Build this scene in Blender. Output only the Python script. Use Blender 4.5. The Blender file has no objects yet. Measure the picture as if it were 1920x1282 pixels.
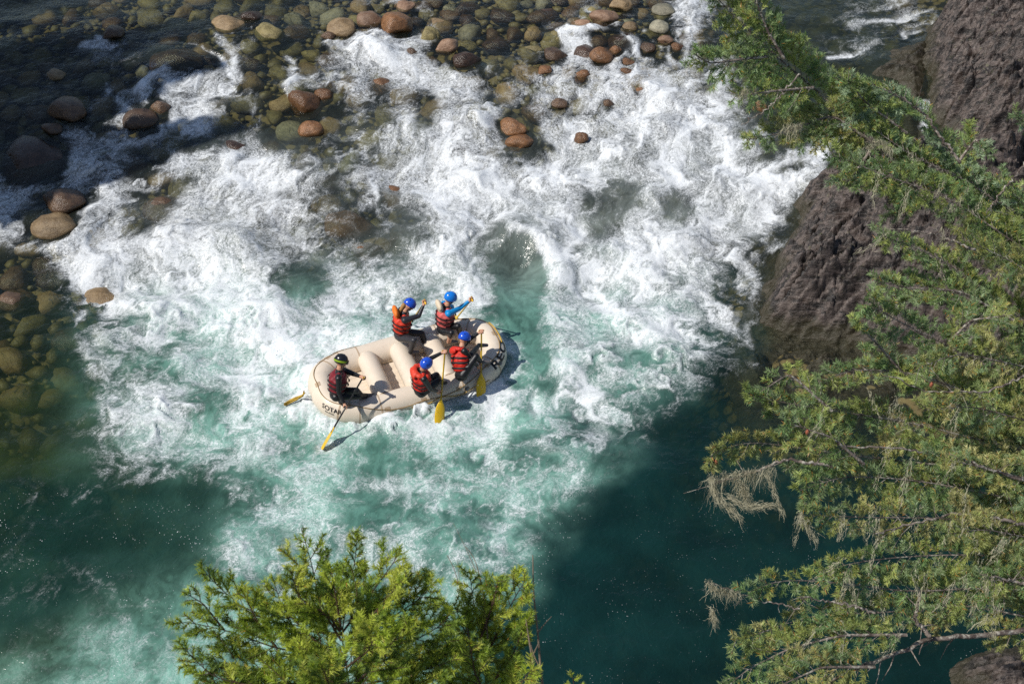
import bpy, bmesh, math, random
import numpy as np
from mathutils import Vector, Matrix, noise as mnoise

# ------------------------------------------------------------------ camera, sky, sun, exposure
SC = bpy.context.scene
COL = SC.collection
ELEV = math.radians(42.0)
DIST = 28.0
CAM = np.array([0.0, -DIST * math.cos(ELEV), DIST * math.sin(ELEV)])
FOC = 1920 * 50.0 / 36.0                       # focal length in photograph pixels
cd = bpy.data.cameras.new('camera')
cd.lens = 50.0; cd.sensor_width = 36.0; cd.clip_start = 0.1; cd.clip_end = 2000.0
cd.dof.use_dof = True; cd.dof.focus_distance = 24.0; cd.dof.aperture_fstop = 8.0
cam = bpy.data.objects.new('camera', cd); COL.objects.link(cam)
cam.location = CAM.tolist(); cam.rotation_euler = (math.pi / 2 - ELEV, 0, 0)
SC.camera = cam

SUN_EL = math.radians(51.0)
SUN_DIR = np.array([-0.94, -0.34, 0.0]); SUN_DIR /= np.linalg.norm(SUN_DIR)
TO_SUN = np.array([SUN_DIR[0] * math.cos(SUN_EL), SUN_DIR[1] * math.cos(SUN_EL), math.sin(SUN_EL)])
world = bpy.data.worlds.new('World'); SC.world = world; world.use_nodes = True
wn = world.node_tree
sky = wn.nodes.new('ShaderNodeTexSky'); sky.sky_type = 'NISHITA'; sky.sun_disc = False
sky.sun_elevation = SUN_EL; sky.sun_rotation = math.atan2(SUN_DIR[0], SUN_DIR[1])
sky.air_density = 1.0; sky.dust_density = 0.6; sky.ozone_density = 1.0
bg = wn.nodes['Background']; bg.inputs['Strength'].default_value = 0.10
wn.links.new(sky.outputs['Color'], bg.inputs['Color'])
sd = bpy.data.lights.new('sun', 'SUN'); sd.energy = 4.5; sd.angle = math.radians(0.5); sd.color = (1.0, 0.955, 0.89)
sun = bpy.data.objects.new('sun', sd); COL.objects.link(sun)
sun.rotation_euler = Vector(TO_SUN.tolist()).to_track_quat('Z', 'Y').to_euler()
sun.location = (-20, -10, 30)
SC.view_settings.view_transform = 'Standard'; SC.view_settings.look = 'None'
SC.view_settings.exposure = 0.0; SC.view_settings.gamma = 1.0
SC.cycles.transparent_max_bounces = 12; SC.cycles.max_bounces = 6
SC.cycles.caustics_reflective = False; SC.cycles.caustics_refractive = False
SC.cycles.use_denoising = False
random.seed(7); RNG = np.random.default_rng(7)

# ------------------------------------------------------------------ helpers
FWD = np.array([0, math.cos(ELEV), -math.sin(ELEV)]); UPV = np.array([0, math.sin(ELEV), math.cos(ELEV)])
def ray(px, py):
    return FWD + np.array([1.0, 0, 0]) * ((px - 960) / FOC) - UPV * ((py - 641) / FOC)
def at_depth(px, py, d): return CAM + ray(px, py) * d
def at_z(px, py, z=0.0):
    r = ray(px, py); return CAM + r * ((z - CAM[2]) / r[2])
def project(P):
    q = np.asarray(P, float) - CAM
    d = q @ FWD
    return 960 + FOC * q[..., 0] / d, 641 - FOC * (q @ UPV) / d, d
def sstep(a, b, x):
    t = np.clip((x - a) / (b - a), 0, 1); return t * t * (3 - 2 * t)
def water_level(y):                       # the river drops through the rapid towards the pool
    return 0.75 * sstep(2.0, 10.5, np.asarray(y, float)) + 0.012 * np.clip(np.asarray(y, float) - 2, 0, 40)
def on_water(px, py):
    z = 0.0
    for _ in range(12):
        P = at_z(px, py, z); z = float(water_level(P[1]))
    return at_z(px, py, z)

_perm = RNG.permutation(256).astype(np.int32); _perm = np.concatenate([_perm, _perm])
_ang = RNG.uniform(0, 2 * np.pi, 256); _gx = np.cos(_ang).astype(np.float32); _gy = np.sin(_ang).astype(np.float32)
def pnoise(x, y, seed=0):                 # gradient noise, about -0.7..0.7
    x = np.asarray(x, np.float32) + np.float32(seed * 17.31); y = np.asarray(y, np.float32) + np.float32(seed * 9.77)
    xi = np.floor(x).astype(np.int32); yi = np.floor(y).astype(np.int32)
    xf = x - xi; yf = y - yi; xi &= 255; yi &= 255
    u = xf * xf * xf * (xf * (xf * 6 - 15) + 10); v = yf * yf * yf * (yf * (yf * 6 - 15) + 10)
    x1 = (xi + 1) & 255; y1 = (yi + 1) & 255
    def g(a, b, dx, dy):
        h = _perm[_perm[a] + b]; return _gx[h] * dx + _gy[h] * dy
    n00 = g(xi, yi, xf, yf); n10 = g(x1, yi, xf - 1, yf); n01 = g(xi, y1, xf, yf - 1); n11 = g(x1, y1, xf - 1, yf - 1)
    a = n00 + u * (n10 - n00); b = n01 + u * (n11 - n01)
    return a + v * (b - a)
def fbm(x, y, octv=4, seed=0, gain=0.5):
    s = 0; a = 1.0; t = 0
    for k in range(octv):
        s = s + a * pnoise(x * 2.03 ** k, y * 2.03 ** k, seed + k); t += a; a *= gain
    return s / t
def ridged(x, y, octv=4, seed=0, gain=0.55):
    s = 0; a = 1.0; t = 0
    for k in range(octv):
        s = s + a * (1 - np.abs(pnoise(x * 2.1 ** k, y * 2.1 ** k, seed + k)) * 2.0); t += a; a *= gain
    return s / t

def rank(a):                              # equalise to uniform 0..1
    lo, hi = float(a.min()), float(a.max())
    h, e = np.histogram(a, 2048, (lo, hi)); c = np.cumsum(h) / a.size
    return np.interp(a, (e[1:] + e[:-1]) / 2, c).astype(np.float32)

def mesh_from(name, V, Fc, smooth=True):
    """V (n,3), Fc (m,3|4) arrays -> mesh"""
    V = np.asarray(V, np.float32); Fc = np.asarray(Fc, np.int32)
    me = bpy.data.meshes.new(name); k = Fc.shape[1]
    me.vertices.add(len(V)); me.vertices.foreach_set('co', V.ravel())
    me.loops.add(Fc.size); me.loops.foreach_set('vertex_index', Fc.ravel())
    me.polygons.add(len(Fc)); me.polygons.foreach_set('loop_start', np.arange(0, Fc.size, k, dtype=np.int32))
    me.polygons.foreach_set('loop_total', np.full(len(Fc), k, np.int32))
    me.update(calc_edges=True)
    if smooth: me.polygons.foreach_set('use_smooth', np.ones(len(Fc), bool))
    return me
def fattr(me, name, arr):
    at = me.attributes.new(name, 'FLOAT', 'POINT'); at.data.foreach_set('value', np.asarray(arr, np.float32).ravel())
def cattr(me, name, arr):
    a = np.ones((len(arr), 4), np.float32); a[:, :3] = arr
    at = me.attributes.new(name, 'FLOAT_COLOR', 'POINT'); at.data.foreach_set('color', a.ravel())
def link(name, me, mat=None, parent=None):
    o = bpy.data.objects.new(name, me); COL.objects.link(o)
    if mat is not None and me is not None and not me.materials: me.materials.append(mat)
    if parent is not None: o.parent = parent
    return o
def empty(name, loc=(0, 0, 0), rot=(0, 0, 0)):
    o = bpy.data.objects.new(name, None); COL.objects.link(o); o.location = loc; o.rotation_euler = rot
    o.empty_display_size = 0.2
    return o
def tag(o, label=None, cat=None, group=None, kind=None):
    if label: o['label'] = label
    if cat: o['category'] = cat
    if group: o['group'] = group
    if kind: o['kind'] = kind
    return o

class NT:
    """small node-tree writer"""
    def __init__(s, name):
        s.m = bpy.data.materials.new(name); s.m.use_nodes = True; s.t = s.m.node_tree
        s.t.nodes.clear(); s.out = s.t.nodes.new('ShaderNodeOutputMaterial')
    def n(s, typ, **kw):
        nd = s.t.nodes.new('ShaderNode' + typ)
        for k, v in kw.items():
            if k.startswith('p_'): setattr(nd, k[2:], v)
        for k, v in kw.items():
            if k.startswith('p_'): continue
            key = int(k[1:]) if k[0] == 'i' and k[1:].isdigit() else k.replace('_', ' ')
            sock = nd.inputs[key]
            if hasattr(v, 'is_linked') or isinstance(v, bpy.types.NodeSocket): s.t.links.new(v, sock)
            else: sock.default_value = v
        return nd
    def math(s, op, a, b=0.0, c=None, clamp=False):
        nd = s.t.nodes.new('ShaderNodeMath'); nd.operation = op; nd.use_clamp = clamp
        for i, v in enumerate((a, b) if c is None else (a, b, c)):
            if isinstance(v, bpy.types.NodeSocket): s.t.links.new(v, nd.inputs[i])
            else: nd.inputs[i].default_value = v
        return nd.outputs[0]
    def ramp(s, v, lo, hi, a=0.0, b=1.0):
        nd = s.t.nodes.new('ShaderNodeMapRange'); nd.interpolation_type = 'SMOOTHSTEP'
        s.t.links.new(v, nd.inputs[0])
        for i, x in enumerate((lo, hi, a, b)):
            if isinstance(x, bpy.types.NodeSocket): s.t.links.new(x, nd.inputs[i + 1])
            else: nd.inputs[i + 1].default_value = x
        return nd.outputs[0]
    def mix(s, f, a, b, blend='MIX'):
        nd = s.t.nodes.new('ShaderNodeMix'); nd.data_type = 'RGBA'; nd.blend_type = blend; nd.clamp_factor = True
        for sock, v in ((nd.inputs[0], f), (nd.inputs[6], a), (nd.inputs[7], b)):
            if isinstance(v, bpy.types.NodeSocket): s.t.links.new(v, sock)
            else: sock.default_value = v if not isinstance(v, tuple) or len(v) == 4 else v + (1.0,)
        return nd.outputs[2]
    def attr(s, name): return s.n('Attribute', p_attribute_name=name)
    def noise(s, vec, scale, detail=3.0, rough=0.5, dist=0.0, typ=None):
        nd = s.n('TexNoise', Scale=scale, Detail=detail, Roughness=rough, Distortion=dist)
        if vec is not None: s.t.links.new(vec, nd.inputs['Vector'])
        return nd.outputs['Fac']
    def pos(s): return s.n('NewGeometry').outputs['Position']
    def obj(s): return s.n('TexCoord').outputs['Object']
    def bump(s, h, strength=0.5, dist=0.02):
        return s.n('Bump', Strength=strength, Distance=dist, Height=h).outputs[0]
    def done(s, shader): s.t.links.new(shader, s.out.inputs['Surface']); return s.m
def rgb(r, g, b):
    f = lambda c: (c / 255 / 12.92) if c / 255 <= 0.04045 else ((c / 255 + 0.055) / 1.055) ** 2.4
    return (f(r), f(g), f(b), 1.0)
def plain(name, col, rough=0.6, var=0.12, scale=30.0, bump=0.0, spec=0.4, coat=0.0):
    t = NT(name); p = t.obj(); nz = t.noise(p, scale, 4)
    c2 = tuple(max(0, x * (1 - var * 2)) for x in col[:3]); c3 = tuple(min(1, x * (1 + var)) for x in col[:3])
    c = t.mix(nz, c2, c3)
    b = t.n('BsdfPrincipled', Base_Color=c, Roughness=rough)
    b.inputs['Specular IOR Level'].default_value = spec; b.inputs['Coat Weight'].default_value = coat
    if bump: t.t.links.new(t.bump(t.noise(p, scale * 2, 4), bump, 0.01), b.inputs['Normal'])
    return t.done(b.outputs[0])
# ------------------------------------------------------------------ authored maps, read off the photograph (60 px cells)
FOAM = """
00000000000230001120164101234100
00140002003664001663153101321100
00015774147878724757765200000000
00344664135678833777898310000000
01655445334579964788999613100000
45764689964569997898999857000000
76665899954446799767879863000000
45676899754444666868898520000000
02578899657666751787987300000000
01368889876766753679875310000000
00157788987776644678864300000000
00146578886666554666542200000000
00157656887666666765421000000000
01246656776556665444200000000000
01136445655555554542000000000000
11221015444455444431000000000000
11110024445444453100000000000000
11111124444444442000000000000000
22222113443333321000000000000000
12223212333333211100000000000000
22112212222222111110000000000000
11112122222222111111000000000000
""".split()
AER = """
0000000000000000
0012023323420000
1235445456652000
1346434555541000
0366555456520000
0256766666410000
0256766664100000
0125666665100000
0125666663000000
2467776541000000
4677765420000000
""".split()
DEP = """
4333322222348732
3333333322358731
3334444345765210
3345446899973000
357778ccee930100
48bbccccccb40000
6bccccccdda53300
adddddddeedb9888
dddddddddeeeddcc
eeeeeeeeeeeeeeed
eeeeeeeeeeeeeedb
""".split()
dig = lambda rows, s=1.0: np.array([[int(c, 16) * s for c in r] for r in rows], np.float32)
FOAM_M, AER_M, DEP_M = dig(FOAM, 1 / 9), dig(AER, 1 / 9), dig(DEP, 0.17)
def smooth_map(M, cell, u, v):
    c = np.clip(u / cell - 0.5, 0, M.shape[1] - 1.001); r = np.clip(v / cell - 0.5, 0, M.shape[0] - 1.001)
    ci = c.astype(int); ri = r.astype(int); cf = c - ci; rf = r - ri
    cf = cf * cf * (3 - 2 * cf); rf = rf * rf * (3 - 2 * rf)
    return (M[ri, ci] * (1 - cf) + M[ri, ci + 1] * cf) * (1 - rf) + (M[ri + 1, ci] * (1 - cf) + M[ri + 1, ci + 1] * cf) * rf
# strokes: (points, half-width px, amount); ellipses: (x, y, rx, ry, amount)
STROKES = [
    ([(335, 300), (420, 296), (500, 300), (575, 292)], 22, .35), ([(160, 505), (260, 520), (400, 560), (470, 640), (450, 720)], 26, .18),
    ([(1005, 330), (1060, 405), (1105, 455), (1130, 530), (1165, 600)], 20, .28), ([(1400, 335), (1300, 430), (1235, 520), (1165, 590)], 24, .25),
    ([(980, 350), (930, 400), (850, 470), (760, 520), (640, 555), (560, 645)], 22, .28), ([(958, 446), (1000, 452), (1045, 505), (1085, 535)], 9, .55),
    ([(110, 955), (230, 895), (330, 868), (405, 885)], 26, .06), ([(620, 75), (700, 90), (770, 110), (840, 160), (900, 180), (925, 220)], 22, .25),
    ([(270, 160), (330, 142), (400, 150), (440, 175)], 15, .3), ([(205, 165), (232, 200), (226, 240)], 9, .4), ([(150, 82), (215, 75)], 8, .5),
    ([(275, 88), (320, 80), (370, 84), (410, 110), (440, 150)], 4, .5), ([(410, 70), (435, 110), (445, 140)], 10, .4),
    ([(540, 70), (560, 85)], 6, .3), ([(535, 110), (555, 150), (545, 175)], 10, .45), ([(1105, 20), (1150, 15), (1180, 28)], 7, .5), ([(1050, 55), (1110, 50), (1180, 60), (1200, 95)], 9, .4),
    ([(1275, 5), (1300, 40), (1290, 80)], 18, .35), ([(1700, 60), (1650, 75), (1600, 100), (1560, 110)], 7, .5), ([(1760, 42), (1700, 55)], 8, .55), ([(1600, 50), (1660, 38), (1750, 12)], 6, .45),
    ([(1595, 205), (1580, 235), (1545, 270), (1490, 300), (1430, 330)], 18, .6), ([(1735, 195), (1728, 240)], 10, .8), ([(1540, 300), (1480, 350), (1440, 400)], 20, .35),
    ([(1405, 490), (1420, 560), (1400, 620), (1415, 680), (1440, 700)], 9, .2), ([(1455, 470), (1480, 455)], 8, .45), ([(640, 350), (690, 400), (700, 330)], 7, .25), ([(700, 340), (705, 400), (735, 440)], 6, .35),
    ([(830, 790), (860, 800), (900, 800), (930, 760), (950, 740)], 16, .3), ([(1060, 690), (1100, 720), (1150, 705), (1220, 700)], 12, .3), ([(985, 700), (1010, 760), (1000, 790)], 12, .3),
    ([(780, 880), (820, 950), (870, 970), (900, 930)], 7, .35), ([(570, 780), (620, 830), (635, 890)], 12, .2), ([(30, 880), (70, 930), (40, 970)], 6, .10),
    ([(0, 1050), (120, 1060), (220, 1100), (300, 1120)], 12, .10), ([(80, 900), (60, 990), (10, 1050)], 8, .08), ([(430, 960), (465, 1020), (470, 1080)], 9, .3), ([(170, 500), (150, 560), (150, 640), (175, 690)], 14, .25),
    ([(1110, 870), (1070, 900), (1030, 960)], 22, -.1), ([(1440, 320), (1500, 310)], 10, -.6), ([(745, 5), (800, 20), (810, 60)], 8, .4),
]
SPOTS = [
    (975, 490, 50, 42, -.75), (955, 560, 45, 50, -.35), (575, 520, 55, 36, -.45), (640, 425, 90, 35, -.2), (735, 450, 80, 35, -.2), (1140, 368, 55, 38, -.5), (1275, 390, 30, 40, -.5), (1150, 430, 45, 25, -.3),
    (705, 165, 32, 45, -.5), (720, 250, 50, 30, -.25), (800, 190, 25, 32, -.45), (795, 245, 18, 30, -.5), (530, 235, 35, 45, -.7), (555, 270, 45, 14, -.6), (290, 660, 50, 40, -.4), (400, 760, 35, 50, -.35),
    (330, 960, 110, 45, -.5), (680, 870, 70, 30, -.25), (620, 800, 60, 20, -.2), (1250, 200, 70, 60, .25), (1010, 350, 45, 40, .35), (1100, 250, 45, 25, .25), (1310, 340, 50, 40, .3), (870, 260, 50, 40, .25),
    (230, 300, 35, 15, -.2), (270, 225, 45, 30, -.45), (345, 120, 60, 25, -.7), (65, 295, 75, 45, -.8), (430, 245, 30, 25, -.35), (350, 270, 40, 20, -.3), (300, 400, 40, 50, -.3), (500, 420, 18, 40, -.25), (560, 370, 30, 25, -.2),
    (640, 180, 30, 60, -.25), (600, 220, 40, 50, -.4), (1060, 200, 20, 20, -.3), (970, 245, 40, 35, -.6), (1130, 85, 25, 40, -.5), (1300, 460, 40, 30, .15), (1000, 1000, 30, 25, .1), (1390, 300, 30, 14, -.3), (110, 400, 50, 50, -.3),
    (1060, 890, 30, 25, .15), (620, 690, 60, 40, .15), (500, 640, 60, 60, .15), (800, 380, 60, 40, .1), (745, 45, 34, 22, -.6), (640, 52, 35, 20, -.5), (860, 100, 45, 35, -.8), (1475, 640, 60, 80, -.5),
    (545, 600, 40, 50, .2), (650, 640, 60, 25, .2), (810, 590, 60, 20, .15), (880, 755, 40, 15, .25), (825, 790, 18, 18, .45), (905, 735, 20, 14, .5), (605, 835, 20, 15, .3), (985, 610, 45, 65, -.35), (1005, 690, 42, 50, -.28), (960, 720, 25, 30, -.2),
]
BOULDERS = [  # x, y, rx, ry px, colour, lift, label
    (120, 378, 42, 18, 'brown', .30, 'dark brown oval boulder with a wet sheen, above the pale boulder at the left edge'),
    (100, 427, 42, 25, 'tan', .30, 'pale tan rounded boulder below the dark oval one near the left edge'),
    (127, 210, 38, 22, 'brown', .25, 'grey brown rounded boulder in the shade beside blue-white foam'),
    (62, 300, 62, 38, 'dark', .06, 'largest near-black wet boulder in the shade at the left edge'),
    (98, 243, 18, 9, 'brown', .3, 'small smooth stone tucked under the shaded round boulder'),
    (107, 141, 19, 12, 'tan', .05, 'small tan stone alone in the dark water upper left'),
    (262, 226, 34, 24, 'brown', .08, 'brown boulder with water sheeting over it in shaded rapids'),
    (302, 205, 20, 18, 'brown', .12, 'lighter brown knob behind the boulder sheeted with water'),
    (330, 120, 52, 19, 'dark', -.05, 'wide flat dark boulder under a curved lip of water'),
    (214, 63, 20, 11, 'brown', .3, 'small brown rounded stone above a lone patch of shaded foam'),
    (430, 47, 29, 12, 'tan', .28, 'pale oblong stone breaking the clear shallows at upper left'),
    (474, 34, 20, 12, 'dark', .15, 'reddish dark stone right of the pale oblong stone'),
    (506, 61, 28, 11, 'olive', .22, 'olive grey oblong stone just under the surface left of the foam'),
    (640, 52, 28, 18, 'tan', .35, 'speckled tan boulder left of the two boulders with foam between'),
    (617, 68, 14, 9, 'brown', .3, 'small brown stone leaning at the foot of the speckled tan boulder'),
    (693, 40, 26, 20, 'pink', .28, 'wet sandy boulder half wrapped by water beside the red-brown one'),
    (746, 48, 31, 20, 'orange', .4, 'glossy red-brown boulder ringed by white water at the top'),
    (760, 12, 18, 9, 'pink', .3, 'pinkish low stone above the glossy red-brown boulder'),
    (573, 196, 30, 25, 'orange', .18, 'orange boulder streaked by white water in left rapids'),
    (606, 182, 20, 20, 'orange', .05, 'yellow-orange submerged boulder behind the streaked orange one'),
    (582, 244, 24, 19, 'orange', .12, 'amber boulder below the streaked orange one beside dark water'),
    (840, 88, 22, 17, 'pink', .28, 'rough tan boulder with trickles of white water right of foam'),
    (873, 116, 27, 20, 'dark', .25, 'dark brown wet boulder at the top of a white drop'),
    (808, 72, 20, 18, 'olive', .0, 'olive submerged boulder left of the rough tan one'),
    (773, 99, 11, 7, 'brown', .3, 'small grey stone at the edge of foam below the red-brown boulder'),
    (1134, 34, 26, 14, 'pink', .3, 'pinkish rounded boulder under a curl of foam near top centre'),
    (1090, 47, 20, 8, 'pink', .1, 'low sandy stone left of the pinkish rounded boulder'),
    (1126, 106, 22, 19, 'orange', .35, 'round orange boulder standing proud among right-hand rapids'),
    (1155, 96, 12, 12, 'orange', .15, 'narrow amber stone touching the round orange boulder'),
    (1040, 104, 22, 13, 'brown', .12, 'brown mottled boulder at the lip of the right-hand rapids'),
    (1022, 133, 14, 7, 'orange', .2, 'thin amber stone at the left lip of the right-hand rapids'),
    (1176, 117, 14, 8, 'orange', .2, 'upper of two small amber stones in right-hand foam'),
    (1175, 136, 12, 8, 'orange', .2, 'lower of two small amber stones in right-hand foam'),
    (1092, 143, 14, 17, 'orange', .05, 'amber stone veiled by water below the round orange boulder'),
    (1236, 52, 19, 15, 'grey', .35, 'speckled grey-brown boulder in the cobbles beside the hanging bough'),
    (1180, 53, 18, 13, 'tan', .2, 'tan boulder left of the speckled grey-brown one'),
    (1243, 20, 22, 12, 'grey', .3, 'oblong grey cobble slanting above the speckled boulder'),
    (1166, 10, 22, 11, 'tan', .28, 'tan oblong cobble at the top edge above the cobble bar'),
    (962, 239, 25, 13, 'orange', .3, 'bright orange flat boulder between two white drops'),
    (975, 268, 27, 10, 'orange', .12, 'dark orange wet ledge stone below the bright orange boulder'),
    (1091, 258, 13, 12, 'orange', .25, 'amber stone poking from foam at centre of right rapids'),
    (1048, 194, 15, 10, 'brown', .22, 'brown stone poking from foam left of the right rapids'),
    (1199, 172, 11, 9, 'orange', .25, 'small amber stone poking from foam under the bough'),
    (1140, 195, 10, 13, 'brown', .15, 'dark brown stone half drowned in bright foam'),
    (1425, 204, 14, 20, 'orange', .15, 'amber boulder in dark water behind the drooping bough'),
    (1270, 90, 12, 16, 'orange', .25, 'upright amber stone at the edge of the cobble bar'),
    (1250, 76, 16, 9, 'pink', .28, 'pale cobble at the foot of the speckled boulder'),
    (1215, 90, 16, 10, 'brown', .22, 'brown cobble in the foam below the cobble bar'),
    (190, 566, 46, 30, 'tan', -.55, 'large tan boulder drowned under green water on the left'),
    (20, 565, 30, 16, 'brown', -.05, 'brown boulder at the left edge level with the drowned tan one'),
    (650, 425, 48, 22, 'orange', -.42, 'amber boulder drowned in rapids above the raft'),
    (770, 452, 42, 22, 'brown', -.42, 'brown drowned boulder above the two far paddlers'),
    (745, 372, 30, 20, 'orange', -.4, 'upper amber boulder drowned in rapids above the raft'),
    (690, 475, 30, 14, 'orange', -.42, 'low amber boulder drowned just above the orange-collared paddler'),
    (712, 163, 24, 18, 'orange', -.35, 'yellow-brown boulder drowned in a dark pocket of the foam'),
    (310, 395, 42, 28, 'brown', -.35, 'brown boulder drowned under grey foam right of the dark oval boulder'),
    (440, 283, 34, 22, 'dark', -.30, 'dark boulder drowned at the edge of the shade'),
    (230, 315, 40, 20, 'brown', -.15, 'brown boulder under thin foam right of the near-black boulder'),
]
def seg_dist(u, v, pts):
    d = np.full(u.shape, 1e9, np.float32)
    for (x0, y0), (x1, y1) in zip(pts[:-1], pts[1:]):
        ex, ey = x1 - x0, y1 - y0; t = np.clip(((u - x0) * ex + (v - y0) * ey) / (ex * ex + ey * ey), 0, 1)
        d = np.minimum(d, np.hypot(u - x0 - t * ex, v - y0 - t * ey))
    return d

# ------------------------------------------------------------------ raft placement (needed so that the water keeps out of it)
RAFT_C = at_z(766, 690, 0.20); RAFT_C[2] = -0.085
RAFT_A = math.radians(21.5)
RX = np.array([math.cos(RAFT_A), math.sin(RAFT_A)]); RY = np.array([-math.sin(RAFT_A), math.cos(RAFT_A)])

# ------------------------------------------------------------------ water surface
WX0, WX1, WY0, WY1 = -18.0, 14.0, -11.0, 17.5
NX, NY = 960, 740
gx = np.linspace(WX0, WX1, NX, dtype=np.float32); gy = np.linspace(WY0, WY1, NY, dtype=np.float32)
X, Y = np.meshgrid(gx, gy); DXg = gx[1] - gx[0]; DYg = gy[1] - gy[0]
def bed_depth(x, y):
    P = np.stack([x, y, water_level(y)], -1); u, v, _ = project(P)
    n1 = fbm(x * .5, y * .5, 3, 40)
    d = smooth_map(DEP_M, 120, u + 60 * n1, v + 60 * fbm(x * .5, y * .5, 3, 44))
    return np.maximum(0.12, d * (1 + .5 * fbm(x * .9, y * .9, 3, 47)))
P0 = np.stack([X, Y, water_level(Y)], -1)
U, V, _ = project(P0)
wu = 36 * fbm(X * .8, Y * .8, 3, 1) + 16 * fbm(X * 2.4, Y * 2.4, 2, 3); wv = 30 * fbm(X * .8, Y * .8, 3, 5) + 14 * fbm(X * 2.4, Y * 2.4, 2, 8)
U2 = U + wu; V2 = V + wv
D = smooth_map(FOAM_M, 60, U2, V2)
for pts, w, a in STROKES:
    dd = seg_dist(U + .6 * wu, V + .6 * wv, pts); D = D + a * np.exp(-(dd / w) ** 2)
for x, y, rx, ry, a in SPOTS:
    D = D + a * np.exp(-(((U + .5 * wu - x) / rx) ** 2 + ((V + .5 * wv - y) / ry) ** 2) ** 1.5)
for x, y, rx, ry, mk, lift, lab in BOULDERS:
    if lift > .02:                     # water piles up and breaks round the stones that stand clear
        e = np.hypot((U + .3 * wu - x) / (rx * 1.25), (V + .3 * wv - y - .25 * ry) / (ry * 1.35)); D = D + .26 * np.exp(-((e - 1.08) / .34) ** 2) * sstep(-.2, .9, (V - y) / ry) * np.clip(.5 + 1.5 * fbm(X * 3, Y * 3, 2, 97), 0, 1.4) - .5 * np.exp(-(e / .8) ** 4)
D = np.clip(D, 0, 1.05) ** 1.45; D = D * (1 - .20 * D)
A = smooth_map(AER_M, 120, U + 2.2 * wu, V + 2.2 * wv)
depth = bed_depth(X, Y)
# edge of the aerated pool against the dark deep water (a sharp curved front in the photograph)
front = seg_dist(U + .5 * wu, V + .5 * wv, [(1440, 690), (1330, 740), (1235, 800), (1180, 880), (1100, 940), (1040, 990), (1010, 1060), (980, 1120), (900, 1200), (860, 1300)])
fx = np.interp(V, [640, 690, 740, 800, 880, 940, 990, 1060, 1120, 1200, 1300], [1470, 1440, 1330, 1235, 1180, 1100, 1045, 1010, 985, 900, 860])
right_deep = sstep(-75, 60, U + 1.6 * wu - fx) * sstep(640, 720, V)
A = A * (1 - right_deep) + .0 * right_deep
D = D * (1 - .75 * right_deep)
left_deep = (1 - sstep(380, 470, U + wu)) * sstep(860, 930, V) * (1 - sstep(1080, 1180, V + .5 * (U - 200)))
A = A * (1 - .8 * left_deep)

# flow field: mean current down the picture plus eddies (curl of a stream function)
spd = .35 + .65 * sstep(.1, .7, D)
psi = 1.5 * pnoise(X * .45, Y * .45, 21) + .75 * pnoise(X * 1.1, Y * 1.1, 22) + .36 * pnoise(X * 2.6, Y * 2.6, 23) + .17 * pnoise(X * 5.5, Y * 5.5, 24)
psi = psi * (1 - .45 * sstep(-1, 4, Y)) + .75 * X
vy = np.gradient(psi, DXg, axis=1); vx = -np.gradient(psi, DYg, axis=0); vy = -vy; vx = -vx
vx = vx + vy * np.interp(X, [-14, -6, -1, 3, 10], [.50, .30, .02, .25, .85]) * sstep(-1.5, 3.5, Y) * .8
vm = np.hypot(vx, vy) + .25; vx /= vm; vy /= vm
def trace(field_list, steps, ds, sign):
    fi = np.tile(np.arange(NX, dtype=np.float32), (NY, 1)); fj = np.tile(np.arange(NY, dtype=np.float32)[:, None], (1, NX))
    acc = [np.zeros_like(X) for _ in field_list]
    for k in range(steps):
        ii = np.clip(fi + .5, 0, NX - 1).astype(np.int32); jj = np.clip(fj + .5, 0, NY - 1).astype(np.int32); id_ = jj * NX + ii
        for q, f in enumerate(field_list): acc[q] += f.ravel()[id_]
        fi += sign * ds / DXg * vx.ravel()[id_]; fj += sign * ds / DYg * vy.ravel()[id_]
    return acc, np.clip(fi, 0, NX - 1) * DXg + WX0, np.clip(fj, 0, NY - 1) * DYg + WY0
n_hf = RNG.standard_normal((NY, NX)).astype(np.float32)
n_mf = pnoise(X * 9, Y * 9, 31) + .6 * pnoise(X * 17, Y * 17, 32)
(l1, m1), bx, by = trace([n_hf, n_mf], 13, .033, -1)
(l2, m2), _, _ = trace([n_hf, n_mf], 13, .033, 1)
lic_f = rank(l1 + l2); lic_m = rank(m1 + m2)
# swirled coordinates
_, qx, qy = trace([n_hf], 14, .045, -1)
wup = sstep(-1.5, 3.5, Y)                                # in the rapid the texture is drawn out along the current
kk = np.interp(X, [-14, -6, -1, 3, 10], [.50, .30, .02, .25, .85]).astype(np.float32)
yl = np.linspace(WY0, WY1, 200); gl = np.concatenate([[0], np.cumsum(np.diff(yl) * (1 - .56 * sstep(-1.5, 3.5, yl[1:])))])
qx = (qx - wup * kk * (qy - 10) * .8).astype(np.float32); qy = np.interp(qy, yl, gl).astype(np.float32)
rg = rank(ridged(qx * 1.5 + .3 * pnoise(X * 3, Y * 3, 33), qy * 1.5 + .3 * pnoise(X * 3, Y * 3, 34), 4, 51))
rg2 = rank(ridged(qx * 3.6, qy * 3.6, 4, 57))
bil = rank(fbm(qx * 1.2, qy * 1.2, 5, 61, .6))
fine = rank(fbm(X * 9, Y * 9, 3, 66, .7))
macro = rank(.6 * ridged(qx * .62, qy * .75, 2, 81) + .4 * fbm(qx * .9, qy * .9, 2, 85)); patch = rank(fbm(X * .8, Y * .9, 3, 88))
D = np.clip(D + 2.1 * (macro - .52) * D * (1.02 - D) * sstep(.08, .3, D), 0, 1)
D = D * (1 - .28 * sstep(740, 900, V)) * (.88 + .12 * sstep(520, 620, V))
sx = (X - RAFT_C[0]) * RX[0] + (Y - RAFT_C[1]) * RX[1]; sy = (X - RAFT_C[0]) * RY[0] + (Y - RAFT_C[1]) * RY[1]
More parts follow.
